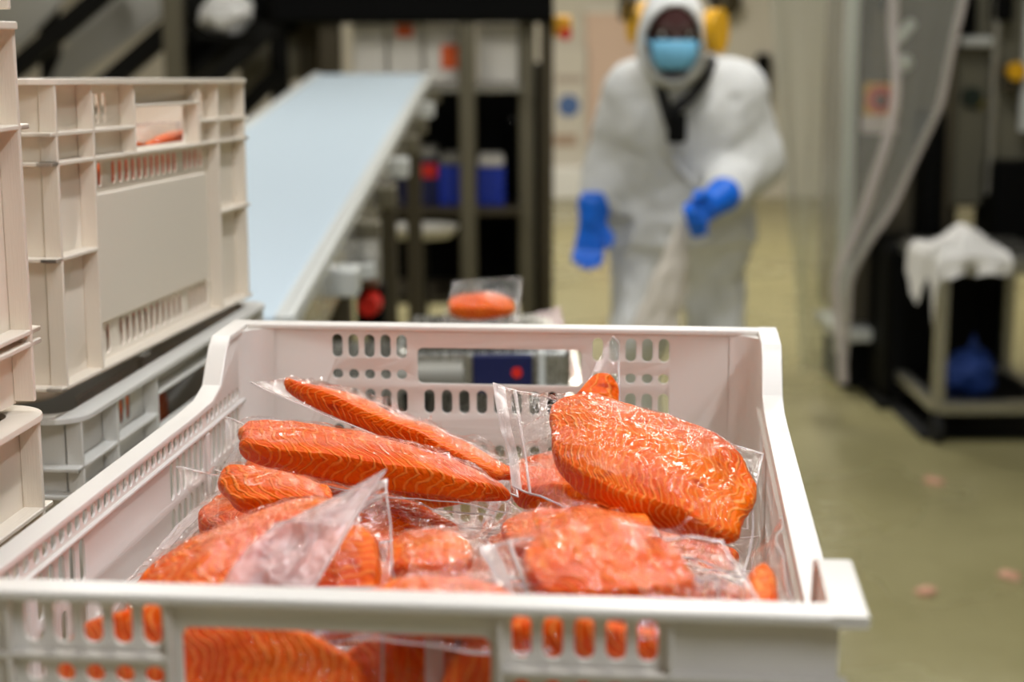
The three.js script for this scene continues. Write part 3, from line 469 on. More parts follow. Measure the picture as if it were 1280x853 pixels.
// ------------------------------------------------------------------ steep elevator at the upper left
{
  const D = 6.9, P = (px, py, d = D) => at(px, py, d), t0 = P(180, 200);
  const t = thing('inclined_elevator', 'dim grey elevator chute with dark sloping beams behind the left crates', 'machine', [t0.x, 0, -D]);
  const R = (px, py, dz = 0) => P(px, py, D - dz * 0.8).sub(t.position);
  const CHUTE = std(0xb9b6ad, 0.5, 0.1), chute = (a, b, c, d, dz, mat) => { // a sloping panel between two edges, with thickness
    const q = [R(...a, dz), R(...b, dz), R(...c, dz), R(...d, dz)], s = extrude(q.map((v) => [v.x, v.y]), [], 0.04, 0.004); mesh('side_panel', s, mat, t, [0, 0, q[0].z]);
  };
  chute([25, 60], [100, -20], [20, -40], [-20, 20], 0, CHUTE); chute([50, 130], [205, 20], [205, -20], [120, -20], -0.2, CHUTE); chute([190, 160], [262, 100], [262, 30], [228, 40], -0.35, BLACK);
  chute([300, 130], [405, 85], [405, 30], [300, 60], -0.5, STEEL_DULL); chute([230, 100], [330, 60], [330, -10], [230, -10], -0.55, BLACK); chute([330, 100], [404, 92], [404, -20], [330, -20], -0.75, BLACK);
  for (const [a, b, w, dz] of [[[-20, 120], [150, -25], 0.05, 0.06], [[60, 170], [260, -5], 0.055, -0.1], [[200, 160], [338, 35], 0.045, 0.15], [[290, 150], [345, 95], 0.045, -0.2], [[170, 150], [325, 28], 0.03, -0.2]]) bar('sloping_beam', R(...a, dz), R(...b, dz), w * 1.5, 0.1, DARK, t);
  for (const [px, dz, m] of [[216, 0.12, STEEL_DULL], [60, -0.3, DARK], [348, -0.5, DARK], [385, -0.5, STEEL_BROWN]]) { const p = R(px, 0, dz); bar('post', V(p.x, 0, p.z), V(p.x, EYE + 0.6, p.z), 0.08, 0.08, m, t); }
  const b = thing('plastic_bundle', 'blurred bundle of white plastic lying on the dark elevator', 'plastic', P(285, 30, D - 0.1).toArray());
  const g = new THREE.IcosahedronGeometry(0.09, 8), pp = g.attributes.position; for (let i = 0; i < pp.count; i++) { const v = V(pp.getX(i), pp.getY(i), pp.getZ(i)), k = 1 + 0.7 * fbm(v.x * 10, v.y * 10, v.z * 10 + 2); pp.setXYZ(i, v.x * k * 1.1, v.y * k * 0.9, v.z * k); } g.computeVertexNormals(); mesh('crumpled_sheet', g, CLOTH, b, [0, 0.04, 0]);
  mesh('support_plate', box(0.24, 0.02, 0.2, 0.004), DARK, b, [0, -0.05, 0]);
}

// ------------------------------------------------------------------ back wall
{
  const Z = -14.48, put = (name, label, cat, px, py) => { const p = at(px, py, -Z - 0.04); return thing(name, label, cat, [p.x, p.y, Z + 0.03]); };
  const s = put('wall_notice', 'pale notice with a blue round sign on the back wall left of the worker', 'notice', 711, 135);
  mesh('board', box(0.34, 1.05, 0.03, 0.004), std(0xd8d2c6, 0.5), s, [0, 0, 0]); mesh('blue_sign', cyl(0.095, 0.01).rotateX(Math.PI / 2), std(0x4f6ea6, 0.5), s, [0.0, 0.02, 0.02]); mesh('text_block', box(0.2, 0.1, 0.006, 0.001), std(0xb39a86, 0.6), s, [-0.03, -0.28, 0.018]); mesh('text_block', box(0.24, 0.06, 0.006, 0.001), std(0xb9aba0, 0.6), s, [0, 0.25, 0.018]);
  const p = put('wall_panel', 'large pinkish beige panel on the back wall beside the worker', 'panel', 768, 110); mesh('panel_sheet', box(0.5, 1.3, 0.03, 0.006), std(0xe0c3b0, 0.6), p); mesh('panel_frame', box(0.54, 0.04, 0.05, 0.006), WHITE, p, [0, 0.66, 0]); mesh('panel_frame', box(0.54, 0.04, 0.05, 0.006), WHITE, p, [0, -0.66, 0]);
  const h = put('wall_hose', 'dark hose hanging on the back wall above the notice', 'hose', 780, 8); mesh('hose', new THREE.TubeGeometry(new THREE.CatmullRomCurve3([V(0, 0.5, 0), V(0.01, 0.2, 0.03), V(0, -0.05, 0.03), V(0.0, -0.1, 0.0)]), 20, 0.045, 10), STEEL_BROWN, h); mesh('hook', box(0.09, 0.09, 0.05, 0.01), DARK, h, [0, 0.3, -0.01]);
  const w = put('wall_box', 'dark upright box on the back wall at the worker’s shoulder', 'box', 953, 98); mesh('box_body', box(0.13, 0.42, 0.1, 0.03), BLACK, w, [0, 0, 0.03]); mesh('cover', box(0.09, 0.2, 0.03, 0.01), DARK, w, [0, 0.05, 0.08]);
  const c = put('wall_lamp', 'dark round lamp housing on the back wall above the worker’s earmuff', 'lamp', 905, 2); mesh('housing', new THREE.SphereGeometry(0.14, 24, 16), STEEL_BROWN, c, [0, 0, 0.08]); mesh('bracket', box(0.06, 0.12, 0.12, 0.01), DARK, c, [0, 0.1, 0]);
}

// ------------------------------------------------------------------ plastic curtain and machines on the right
{
  const D = 6.0, t = thing('plastic_curtain', 'clear plastic curtain hanging in folds in front of the steel cabinet', 'curtain', [at(1080, 200, D).x, 0, -D]);
  const top = CEIL - 0.1, NX = 120, NY = 80, p = [], id = [];
  const xl = (y) => { const a = at(1000, 470, D), b = at(965, 0, D); return lerp(a.x, b.x, clamp((y - a.y) / (b.y - a.y), 0, 1.4)) - t.position.x; };
  const xr = (y) => { const pts = [[470, 1045], [340, 1052], [270, 1092], [150, 1152], [0, 1192], [-600, 1190]].map(([py, px]) => { const v = at(px, py, D); return [v.y, v.x]; }); let k = 0; while (k < pts.length - 2 && y > pts[k + 1][0]) k++; const [y0, x0] = pts[k], [y1, x1] = pts[k + 1]; return lerp(x0, x1, clamp((y - y0) / (y1 - y0), -0.2, 1)) - t.position.x; };
  const bot = at(1020, 470, D).y;
  for (let j = 0; j <= NY; j++) for (let i = 0; i <= NX; i++) {
    const u = i / NX, y = lerp(bot, top, j / NY), gather = 1 - 0.5 * ss(bot, 1.4, y), fold = Math.sin(u * 34 + 0.5 * Math.sin(y * 2)) * 0.05 * gather + 0.06 * noise(u * 9, y * 1.3, 2);
    p.push(lerp(xl(y), xr(y), u) + 0.02 * noise(u * 12, y * 1.5, 6), y, fold - 0.12 * Math.sin(u * 5));
  }
  for (let j = 0; j < NY; j++) for (let i = 0; i < NX; i++) { const a = j * (NX + 1) + i, b = a + NX + 1; id.push(a, a + 1, b, a + 1, b + 1, b); }
  const g = new THREE.BufferGeometry(); g.setAttribute('position', new THREE.Float32BufferAttribute(p, 3)); g.setAttribute('uv', new THREE.Float32BufferAttribute(p.flatMap((_, k) => k % 3 === 0 ? [p[k], p[k + 1]] : []), 2)); g.setIndex(id); g.computeVertexNormals();
  mesh('curtain_sheet', g, SHEET, t); mesh('curtain_rail', cyl(0.02, 1.2).rotateZ(Math.PI / 2), STEEL, t, [0.2, top + 0.02, 0]);
  const hem = []; for (let j = 0; j <= 24; j++) { const y = lerp(bot, top, j / 24), k = (Math.round(j / 24 * NY) * (NX + 1) + NX) * 3; hem.push(V(p[k], y, p[k + 2] + 0.005)); } mesh('hem', new THREE.TubeGeometry(new THREE.CatmullRomCurve3(hem), 60, 0.014, 8), SEAL, t);
  const hem2 = hem.map((v, j) => { const k = (Math.round(j / 24 * NY) * (NX + 1) + Math.round(NX * lerp(0.92, 0.38, j / 24))) * 3; return V(p[k], p[k + 1], p[k + 2] + 0.012); }); mesh('hem', new THREE.TubeGeometry(new THREE.CatmullRomCurve3(hem2), 60, 0.02, 8), SEAL, t);
}
{
  const D = 6.5, o = at(1120, 200, D), t = thing('steel_cabinet', 'brushed steel machine cabinet behind the plastic curtain with a hazard sign', 'machine', [o.x, 0, -D]);
  const X = (px) => at(px, 200, D).x - o.x, Y = (py) => at(1120, py, D).y, w = X(1192) - X(1062), y0 = Y(405), CAB = std(0x6f685a, 0.45, 0.55, { roughnessMap: brushed });
  mesh('cabinet_body', box(w, 2.1 - y0, 0.6, 0.02), CAB, t, [(X(1192) + X(1062)) / 2, (2.1 + y0) / 2, -0.3]);
  mesh('corner_post', box(0.05, 2.1 - 0.1, 0.06, 0.01), RAIL, t, [X(1058), 1.15, 0.02]);
  mesh('door_seam', box(0.012, 1.0, 0.01, 0.002), DARK, t, [X(1078), 1.5, 0.003]);
  mesh('base', box(w * 0.9, 0.05, 0.5, 0.01), RAIL, t, [(X(1150) + X(1062)) / 2, Y(415), -0.15]); mesh('plinth', box(w * 0.85, Y(420), 0.4, 0.01), BLACK, t, [(X(1150) + X(1082)) / 2, Y(420) / 2, -0.2]);
  const sg = mesh('hazard_sign', box(0.13, 0.13, 0.008, 0.002), YELLOW, t, [X(1097), Y(124), 0.008]); mesh('symbol', cyl(0.056, 0.006).rotateX(Math.PI / 2), std(0xd8420c, 0.5), sg, [0, 0, 0.005]); mesh('symbol_core', cyl(0.026, 0.006).rotateX(Math.PI / 2), std(0x5a1206, 0.5), sg, [0, -0.004, 0.008]);
  mesh('label', box(0.14, 0.07, 0.006, 0.002), std(0xe6d5d6, 0.5), t, [X(1097), Y(155), 0.007]);
  mesh('glint_bar', box(0.05, 0.13, 0.04, 0.02), RAIL, t, [X(1120), Y(42), 0.04], [0, 0, -0.7]); mesh('knob', new THREE.SphereGeometry(0.035, 20, 14), RAIL, t, [X(1123), Y(78), 0.04]); mesh('dial', cyl(0.03, 0.02).rotateX(Math.PI / 2), DARK, t, [X(1096), Y(5), 0.012]);  // pale bar and ball added for bright reflective spots on the steel
}
{
  const D = 6.6, o = at(1245, 150, D), t = thing('control_cabinet', 'grey machine at the right edge with a yellow button and dark fittings', 'machine', [o.x, 0, -D]);
  const X = (px) => at(px, 150, D).x - o.x, Y = (py) => at(1245, py, D).y;
  mesh('cabinet_body', box(X(1400) - X(1196), 1.3, 0.5, 0.02), std(0x7f7b69, 0.5, 0.3), t, [(X(1400) + X(1196)) / 2, Y(260) + 0.65, -0.3]); mesh('leg', box(0.06, Y(260), 0.06, 0.01), DARK, t, [X(1215), Y(260) / 2, -0.3]); mesh('leg', box(0.06, Y(260), 0.06, 0.01), DARK, t, [X(1370), Y(260) / 2, -0.3]);
  mesh('lower_panel', box(X(1400) - X(1235), Y(200) - Y(330), 0.3, 0.02), BLACK, t, [(X(1400) + X(1235)) / 2, (Y(200) + Y(330)) / 2, 0.0]);
  mesh('bracket', box(0.06, 0.16, 0.1, 0.02), BLACK, t, [X(1203), Y(18), 0.0]); mesh('bracket', box(0.07, 0.2, 0.12, 0.02), BLACK, t, [X(1243), Y(-5), 0.02]); mesh('handle', box(0.13, 0.045, 0.06, 0.02), RAIL, t, [X(1212), Y(52), 0.03]);
  mesh('post', cyl(0.02, 0.9), STEEL, t, [X(1236), Y(100), 0.04]); mesh('post', cyl(0.03, 0.9), RAIL, t, [X(1278), Y(20), 0.05]);
  const b = mesh('button_box', box(0.07, 0.1, 0.05, 0.015), STEEL_BROWN, t, [X(1258), Y(98), 0.05]); mesh('button', cyl(0.036, 0.04).rotateX(Math.PI / 2), YELLOW, b, [0, 0.03, 0.04]);
  mesh('dial', cyl(0.04, 0.03).rotateX(Math.PI / 2), std(0x18281c, 0.5), t, [X(1216), Y(122), -0.03]); mesh('dial_tag', box(0.03, 0.045, 0.01, 0.003), std(0x8a7a28, 0.5), t, [X(1227), Y(128), -0.03]);
  pipe('cable', [V(X(1275), Y(90), 0.06), V(X(1292), Y(130), 0.08), V(X(1300), Y(220), 0.05)], 0.016, DARK, t);
}
{
  const D = 5.6, o = at(1230, 330, D), t = thing('steel_cart', 'low steel frame cart at the right edge, dark underneath', 'cart', [o.x, 0, -D]);
  const X = (px, d = D) => at(px, 330, d).x - o.x, yt = at(1230, 335, D).y, yb = 0.13;
  const x0 = X(1180), x1 = X(1330), zb = -0.6;
  for (const z of [0, zb]) { bar('rail', V(x0, yt, z), V(x1, yt, z), 0.045, 0.045, STEEL, t); bar('rail', V(x0, yb, z), V(x1, yb, z), 0.045, 0.045, STEEL, t); for (const x of [x0, x1]) bar('leg', V(x, yb, z), V(x, yt, z), 0.04, 0.04, STEEL, t); }
  for (const y of [yt, yb]) for (const x of [x0, x1]) bar('rail', V(x, y, 0), V(x, y, zb), 0.04, 0.04, STEEL, t);
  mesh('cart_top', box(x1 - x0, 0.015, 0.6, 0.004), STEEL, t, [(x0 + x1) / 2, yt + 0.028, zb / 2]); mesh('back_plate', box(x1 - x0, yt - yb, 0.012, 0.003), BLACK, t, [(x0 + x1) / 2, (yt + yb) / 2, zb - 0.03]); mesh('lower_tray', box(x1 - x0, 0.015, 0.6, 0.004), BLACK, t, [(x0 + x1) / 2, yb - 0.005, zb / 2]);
  for (const x of [x0, x1]) for (const z of [0, zb]) mesh('wheel', new THREE.TorusGeometry(0.035, 0.018, 10, 24).rotateY(Math.PI / 2), RUBBER, t, [x, 0.053, z]);
  const c = thing('cloth', 'white cloth draped over the corner of the steel cart', 'cloth', [o.x + X(1200), yt + 0.038, -D - 0.15]);
  const N = 70, p = [], id = []; for (let j = 0; j <= N; j++) for (let i = 0; i <= N; i++) { const x = (i / N - 0.5) * 0.34, z = (j / N - 0.5) * 0.46, over = Math.max(0, -0.065 - x), overz = Math.max(0, z - 0.17), hump = 0.085 * Math.exp(-(((x - 0.05) / 0.08) ** 2 + (z / 0.12) ** 2)); p.push(Math.max(x, -0.08) - over * 0.15, 0.006 + hump + 0.045 * Math.abs(fbm(x * 9, z * 9, 4)) * (over ? 0.2 : 1) - over * 1.9 * (0.8 + 0.5 * noise(z * 12)) - overz * 1.3, Math.min(z, 0.185 + 0.02 * noise(x * 20)) + 0.03 * noise(x * 14, z * 14, 3) * (over || overz ? 1 : 0.3)); }
  for (let j = 0; j < N; j++) for (let i = 0; i < N; i++) { const a = j * (N + 1) + i, b = a + N + 1; id.push(a, b, a + 1, a + 1, b, b + 1); }
  const g = new THREE.BufferGeometry(); g.setAttribute('position', new THREE.Float32BufferAttribute(p, 3)); g.setIndex(id); g.computeVertexNormals(); mesh('cloth_sheet', g, std(0xe8e6e2, 0.85, 0, { side: THREE.DoubleSide }), c);
  const q = at(1212, 470, 5.85), bb = thing('blue_sack', 'dark blue sack lying in the bottom of the steel cart', 'sack', [q.x, yb + 0.003, -5.85]); const sg = new THREE.IcosahedronGeometry(0.1, 6), sp = sg.attributes.position; for (let i = 0; i < sp.count; i++) { const k = 1 + 0.5 * fbm(sp.getX(i) * 9, sp.getY(i) * 9, sp.getZ(i) * 9); sp.setXYZ(i, sp.getX(i) * k, Math.max(0, (sp.getY(i) * k + 0.08) * 0.9), sp.getZ(i) * k); } sg.computeVertexNormals(); mesh('sack_body', sg, std(0x10357c, 0.7), bb);
  mesh('tied_neck', new THREE.ConeGeometry(0.03, 0.08, 16), std(0x10357c, 0.7), bb, [0.01, 0.18, 0]);
  const u = at(1140, 440, 6.35), ub = thing('floor_unit', 'black low machine housing on the floor between cabinet and cart', 'machine', [u.x, 0, -6.35]); mesh('housing', box(0.34, 0.62, 0.4, 0.05), BLACK, ub, [0.02, 0.33, 0]); mesh('neck', box(0.09, 0.75, 0.2, 0.03), BLACK, ub, [0.06, 0.75, -0.1]); mesh('foot_plate', box(0.4, 0.03, 0.46, 0.01), DARK, ub, [0.02, 0.015, 0]);
}
{ const m = thing('floor_shade', 'black sheet added on the floor as the shadow under the steel cart and cabinet', 'mat', [2.1, 0, -6.2]); mesh('shade_slab', box(1.5, 0.012, 1.05, 0.004), RUBBER, m, [0.1, 0.006, 0]); mesh('shade_edge', box(1.5, 0.014, 0.05, 0.005), BLACK, m, [0.1, 0.007, 0.53]); }  // thin black sheet put down as the dark shade below cart and cabinet
for (const [px, py, label] of [[1157, 742, 'small pink fish scrap on the floor, nearest of the three'], [1262, 722, 'pale fish scrap on the floor near the right picture edge'], [1168, 604, 'tiny pinkish fish scrap on the floor, farthest of the three']]) {
  const d = at(px, py, 1).sub(camera.position), k = EYE / -d.y, s = thing('fish_scrap', label, 'fish scrap', [d.x * k, 0, d.z * k], px, 'fish scraps on the floor');
  const g = new THREE.IcosahedronGeometry(0.022, 4), p = g.attributes.position; for (let i = 0; i < p.count; i++) { const q = 1 + 0.6 * noise(p.getX(i) * 60 + px, p.getY(i) * 60, p.getZ(i) * 60); p.setXYZ(i, p.getX(i) * q * 1.3, Math.max(0, p.getY(i) * q * 0.5 + 0.006), p.getZ(i) * q); } g.computeVertexNormals(); mesh('flesh', g, std(0xd9a58a, 0.6), s); mesh('flake', box(0.018, 0.006, 0.012, 0.002), std(0xdcb29c, 0.6), s, [0.028, 0.003, 0.01]);
}

// ------------------------------------------------------------------ the worker
{
  // smooth union of tapered capsules, meshed on a grid
  const cap = (a, b, ra, rb) => { const d = b.clone().sub(a), L2 = d.lengthSq() || 1e-9; return (p) => { const t = clamp(((p.x - a.x) * d.x + (p.y - a.y) * d.y + (p.z - a.z) * d.z) / L2); return Math.hypot(p.x - a.x - d.x * t, p.y - a.y - d.y * t, p.z - a.z - d.z * t) - lerp(ra, rb, t); }; };
  const ell = (c, r) => (p) => { const x = (p.x - c.x) / r.x, y = (p.y - c.y) / r.y, z = (p.z - c.z) / r.z, k = Math.hypot(x, y, z); return (k - 1) * Math.min(r.x, r.y, r.z); };
  function field(parts, blend, extra) { return (p) => { let d = 1e3; for (const f of parts) { const e = f(p), h = clamp(0.5 + 0.5 * (e - d) / blend); d = lerp(e, d, h) - blend * h * (1 - h); } return extra ? extra(p, d) : d; }; }
  function march(f, lo, hi, cell) {
    const size = Math.max(hi.x - lo.x, hi.y - lo.y, hi.z - lo.z), res = Math.min(150, Math.ceil(size / cell) + 6), half = size / 2 + 3 * cell, c = lo.clone().add(hi).multiplyScalar(0.5);
    const mc = new MarchingCubes(res, new THREE.MeshBasicMaterial(), true, false, 400000); mc.isolation = 0; const p = V(0, 0, 0), st = 2 / res;
    for (let k = 0; k < res; k++) for (let j = 0; j < res; j++) for (let i = 0; i < res; i++) {
      p.set(c.x + (-1 + st * i) * half, c.y + (-1 + st * j) * half, c.z + (-1 + st * k) * half);
      const out = p.x < lo.x - cell || p.x > hi.x + cell || p.y < lo.y - cell || p.y > hi.y + cell || p.z < lo.z - cell || p.z > hi.z + cell;
      mc.field[i + j * res + k * res * res] = out ? -1 : -f(p);
    }
    mc.update();
    const n = mc.count, pos = mc.positionArray.slice(0, n * 3);
    for (let i = 0; i < n * 3; i += 3) { pos[i] = pos[i] * half + c.x; pos[i + 1] = pos[i + 1] * half + c.y; pos[i + 2] = pos[i + 2] * half + c.z; }
    let g = new THREE.BufferGeometry(); g.setAttribute('position', new THREE.BufferAttribute(pos, 3)); g = mergeVertices(g, 1e-5); g.computeVertexNormals();
    const q = g.attributes.position, uv = new Float32Array(q.count * 2); for (let i = 0; i < q.count; i++) { uv[i * 2] = q.getX(i) * 2; uv[i * 2 + 1] = q.getY(i) * 2; } g.setAttribute('uv', new THREE.BufferAttribute(uv, 2)); return g;
  }
  const O = V(at(850, 300, 5.0).x, 0, -5.0), J = (px, py, d) => at(px, py, d).sub(O);
  const t = thing('person', 'worker in white hooded coverall, blue gloves, face mask and yellow earmuffs, walking towards us', 'person', O.toArray());
  const head = J(841, 44, 4.68), neck = J(850, 98, 4.84), chest = J(852, 150, 4.9), waist = J(852, 230, 4.98), pelvis = J(850, 290, 5.0);
  const shL = J(787, 118, 4.9), shR = J(925, 118, 4.88), elL = J(762, 205, 4.98), wrL = J(741, 275, 4.88), elR = J(944, 203, 4.9), wrR = J(890, 254, 4.66);
  const hipL = J(812, 300, 5.0), hipR = J(890, 300, 5.02), knL = J(797, 420, 4.86), knR = J(893, 425, 5.0);
  const anL = V(J(797, 560, 4.9).x, 0.1, 0.0), anR = V(J(897, 560, 5.1).x, 0.1, -0.28), toL = V(anL.x - 0.02, 0.045, 0.17), toR = V(anR.x + 0.02, 0.045, -0.1);
  const parts = (e) => [
    ell(head, V(0.076 + e, 0.112 + e, 0.095 + e)), cap(head.clone().add(V(0, -0.05, 0)), neck, 0.055 + e, 0.06 + e), cap(neck, chest, 0.07 + e, 0.13 + e), cap(shL.clone().lerp(shR, 0.15), shL.clone().lerp(shR, 0.85), 0.085 + e, 0.085 + e),
    cap(chest, waist, 0.135 + e, 0.125 + e), cap(chest.clone().add(V(-0.06, 0, 0)), waist.clone().add(V(-0.05, 0, 0)), 0.12 + e, 0.12 + e), cap(chest.clone().add(V(0.07, 0, 0)), waist.clone().add(V(0.06, 0, 0)), 0.12 + e, 0.12 + e), cap(waist, pelvis, 0.135 + e, 0.145 + e), cap(pelvis.clone().add(V(-0.07, 0, 0)), pelvis.clone().add(V(0.07, 0, 0)), 0.12 + e, 0.12 + e),
    cap(shL, elL, 0.058 + e, 0.045 + e), cap(elL, wrL, 0.043 + e, 0.03 + e * 0.7), cap(shR, elR, 0.06 + e, 0.047 + e), cap(elR, wrR, 0.045 + e, 0.031 + e * 0.7),
    cap(hipL, knL, 0.088 + e, 0.06 + e), cap(knL, anL, 0.058 + e, 0.04 + e), cap(hipR, knR, 0.088 + e, 0.06 + e), cap(knR, anR, 0.058 + e, 0.04 + e),
  ];
  const feet = [cap(anL, toL, 0.045, 0.035), cap(anR, toR, 0.045, 0.035)];
  const lo = V(-0.45, 0.0, -0.45), hi = V(0.45, 1.75, 0.55);
  // skin: one continuous body with a face
  const face = (dx, dy, dz) => head.clone().add(V(dx, dy, dz));
  const body = march(field([...parts(0), ...feet, cap(face(0, -0.01, 0.09), face(0, -0.035, 0.108), 0.012, 0.016), cap(face(-0.03, 0.02, 0.085), face(0.03, 0.02, 0.085), 0.012, 0.012), ell(face(-0.078, 0, 0), V(0.012, 0.03, 0.02)), ell(face(0.078, 0, 0), V(0.012, 0.03, 0.02))], 0.025), lo, hi, 0.012);
  mesh('body', body, SKIN, t);
  for (const s of [-1, 1]) { const ey = mesh('eye', new THREE.SphereGeometry(0.012, 16, 12), std(0xe8e4dc, 0.3), t, face(s * 0.031, 0.005, 0.085)); mesh('iris', new THREE.SphereGeometry(0.006, 12, 8), BLACK, ey, [0, 0, 0.008]); }
  // coverall: hood open round the face, sleeves to the wrists, trousers
  const faceC = head.clone().add(V(-0.004, -0.012, 0.1));
  const suit = march(field(parts(0.024), 0.05, (p, d) => {
    const f = Math.hypot((p.x - faceC.x) / 0.078, (p.y - faceC.y + 0.012) / 0.102, Math.min(0, p.z - faceC.z + 0.05) / 0.05);
    const fold = 0.010 * noise(p.x * 11, p.y * 8, p.z * 11) + 0.004 * noise(p.x * 26, p.y * 20, p.z * 26);
    let e = d + (p.y < 1.25 ? fold * 1.5 : fold * 0.3) - 0.018 * ss(0.78, 0.80, p.y) * ss(1.1, 0.85, p.y) * ss(0.3, 0.2, Math.abs(p.x));
    if (p.y > 1.15 && p.z > head.z) e = Math.max(e, (1 - f) * 0.06);
    const cuffL = p.clone().sub(wrL).dot(wrL.clone().sub(elL).normalize()), cuffR = p.clone().sub(wrR).dot(wrR.clone().sub(elR).normalize());
    if (p.distanceTo(wrL) < 0.12) e = Math.max(e, cuffL + 0.035); if (p.distanceTo(wrR) < 0.12) e = Math.max(e, cuffR + 0.035);
    return Math.max(e, 0.1 - p.y);
  }), lo, hi, 0.0125);
  mesh('coverall', suit, COVERALL, t);
  // gloves: a palm, four unequal bent fingers and a thumb
  function glove(w, palmDir, out, side, curl) {
    const f = palmDir.clone().normalize(), r = out.clone().addScaledVector(f, -out.dot(f)).normalize(), n = f.clone().cross(r).normalize().multiplyScalar(side);
    const pt = (a, b, c) => w.clone().addScaledVector(f, a).addScaledVector(r, b).addScaledVector(n, c), ps = [cap(pt(-0.045, 0, 0), pt(0.0, 0, 0), 0.052, 0.042), cap(pt(0.0, -0.015, 0), pt(0.075, -0.026, 0), 0.024, 0.02), cap(pt(0.0, 0.015, 0), pt(0.075, 0.026, 0), 0.024, 0.02), cap(pt(0.03, 0, 0), pt(0.07, 0, 0), 0.024, 0.02)];
    [[-0.032, 0.06], [-0.011, 0.078], [0.011, 0.083], [0.032, 0.07]].forEach(([b, L]) => { const k = pt(0.085, b, 0), m = pt(0.085 + L * 0.45 * Math.cos(curl), b * 1.1, L * 0.45 * Math.sin(curl)), e = pt(0.085 + L * (0.45 * Math.cos(curl) + 0.5 * Math.cos(curl * 2.3)), b * 1.1, L * (0.45 * Math.sin(curl) + 0.5 * Math.sin(curl * 2.3))); ps.push(cap(k, m, 0.0125, 0.0115), cap(m, e, 0.0115, 0.0095)); });
    ps.push(cap(pt(0.015, 0.028, 0.008), pt(0.05, 0.06, 0.02), 0.017, 0.013), cap(pt(0.05, 0.06, 0.02), pt(0.078, 0.062, 0.036), 0.0125, 0.0105));
    const c = pt(0.05, 0, 0.01), e = V(0.13, 0.13, 0.13); return march(field(ps, 0.01), c.clone().sub(e), c.clone().add(e), 0.0042);
  }
  mesh('glove', glove(wrL, V(-0.12, -1, 0.25), V(1, 0, 0.2), 1, 0.35), GLOVE, t);
  mesh('glove', glove(wrR, V(-0.75, -0.45, 0.5), V(-0.35, 0.8, 0.3), -1, 0.85), GLOVE, t);
  for (const [a, d] of [[anL, toL], [anR, toR]]) { const m = march(field([cap(a.clone().add(V(0, 0.2, -0.01)), a, 0.068, 0.062), cap(a.clone().add(V(0, -0.035, 0)), d, 0.062, 0.05)], 0.03, (p, q) => Math.max(q, -p.y)), a.clone().add(V(-0.14, -0.1, -0.14)), a.clone().add(V(0.14, 0.24, 0.28)), 0.011); mesh('boot', m, WHITE, t); }
  // face mask, hair net edge, earmuffs, straps
  const mk = new THREE.SphereGeometry(1, 32, 20, 0, Math.PI, Math.PI * 0.34, Math.PI * 0.42); mk.scale(0.064, 0.066, 0.052); mesh('face_mask', mk, MASK, t, face(-0.002, -0.045, 0.072));
  for (const s of [-1, 1]) pipe('ear_loop', [face(s * 0.06, -0.03, 0.09), face(s * 0.078, -0.01, 0.045), face(s * 0.082, 0.01, 0.01)], 0.003, MASK, t, 6);
  const hn = new THREE.SphereGeometry(1, 32, 16, 0, Math.PI * 2, 0, Math.PI * 0.42); hn.scale(0.081, 0.117, 0.1); mesh('hair', hn, std(0x3a0d08, 0.8), t, face(0, 0.004, 0.003), [0.12, 0, 0]);
  for (const s of [-1, 1]) { const c = mesh('earmuff', new THREE.CylinderGeometry(0.05, 0.055, 0.05, 28).rotateZ(Math.PI / 2), YELLOW, t, face(s > 0 ? 0.11 : -0.092, s > 0 ? 0.012 : 0.035, s > 0 ? 0.03 : -0.035), [0, s > 0 ? -0.6 : 0.3, 0]); c.scale.set(1, 1.15, 0.9); mesh('cushion', new THREE.TorusGeometry(0.04, 0.014, 10, 28).rotateY(Math.PI / 2), DARK, c, [-s * 0.028, 0, 0]); }
  const bandPts = []; for (let k = 0; k <= 12; k++) { const a = Math.PI * k / 12; bandPts.push(face(Math.cos(a) * 0.122, 0.04 + Math.sin(a) * 0.125, 0.012)); } pipe('headband', bandPts, 0.008, DARK, t);
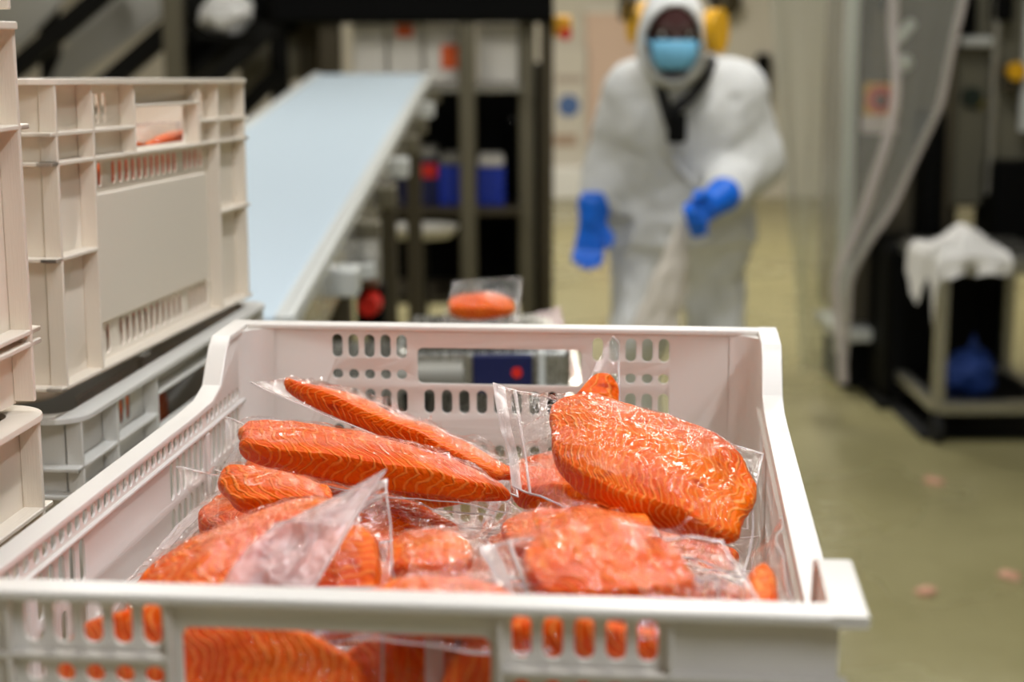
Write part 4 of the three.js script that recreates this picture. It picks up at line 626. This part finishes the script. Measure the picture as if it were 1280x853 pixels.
  const strap = (pts, w) => { const g = new THREE.TubeGeometry(new THREE.CatmullRomCurve3(pts), 30, w, 8); return mesh('strap', g, STRAP, t); };
  strap([J(823, 84, 4.72), J(826, 110, 4.68), J(834, 140, 4.68), J(844, 168, 4.69)], 0.018); strap([J(889, 76, 4.78), J(878, 100, 4.71), J(862, 122, 4.68), J(842, 138, 4.67)], 0.018);
  mesh('badge_holder', box(0.055, 0.085, 0.03, 0.012), BLACK, t, J(846, 160, 4.65)); mesh('collar_seam', new THREE.TubeGeometry(new THREE.CatmullRomCurve3([J(835, 170, 4.71), J(845, 205, 4.74), J(868, 232, 4.78)]), 20, 0.008, 8), COVERALL, t);
  // what the worker carries: a limp plastic bag hanging from the right-hand glove in view
  const hb = thing('plastic_bag', 'limp pale plastic bag hanging from the worker’s bent arm glove', 'bag', J(846, 285, 4.62).add(O).toArray());
  const N = 40, p = [], id = []; const ps2 = [[852, 280, 0.012], [846, 310, 0.03], [838, 345, 0.05], [826, 385, 0.06], [820, 412, 0.062]].map(([x, y, w]) => [J(x, y, 4.62).add(O).sub(hb.position), w]);
  for (let j = 0; j <= N; j++) { const q = j / N * (ps2.length - 1), k = Math.min(ps2.length - 2, Math.floor(q)), c = ps2[k][0].clone().lerp(ps2[k + 1][0], q - k), w = lerp(ps2[k][1], ps2[k + 1][1], q - k); for (let i = 0; i <= N; i++) { const a = i / N * Math.PI * 2, m = 1 + 0.35 * noise(Math.cos(a) * 2, j * 0.12, Math.sin(a) * 2); p.push(c.x + Math.cos(a) * w * m, c.y, c.z + Math.sin(a) * w * 0.5 * m); } }
  for (let j = 0; j < N; j++) for (let i = 0; i < N; i++) { const a = j * (N + 1) + i, b = a + N + 1; id.push(a, a + 1, b, a + 1, b + 1, b); }
  const g = new THREE.BufferGeometry(); g.setAttribute('position', new THREE.Float32BufferAttribute(p, 3)); g.setIndex(id); g.computeVertexNormals(); mesh('bag_film', g, std(0xded6cb, 0.6, 0, { side: THREE.DoubleSide }), hb);
}
renderer.render(scene, camera);
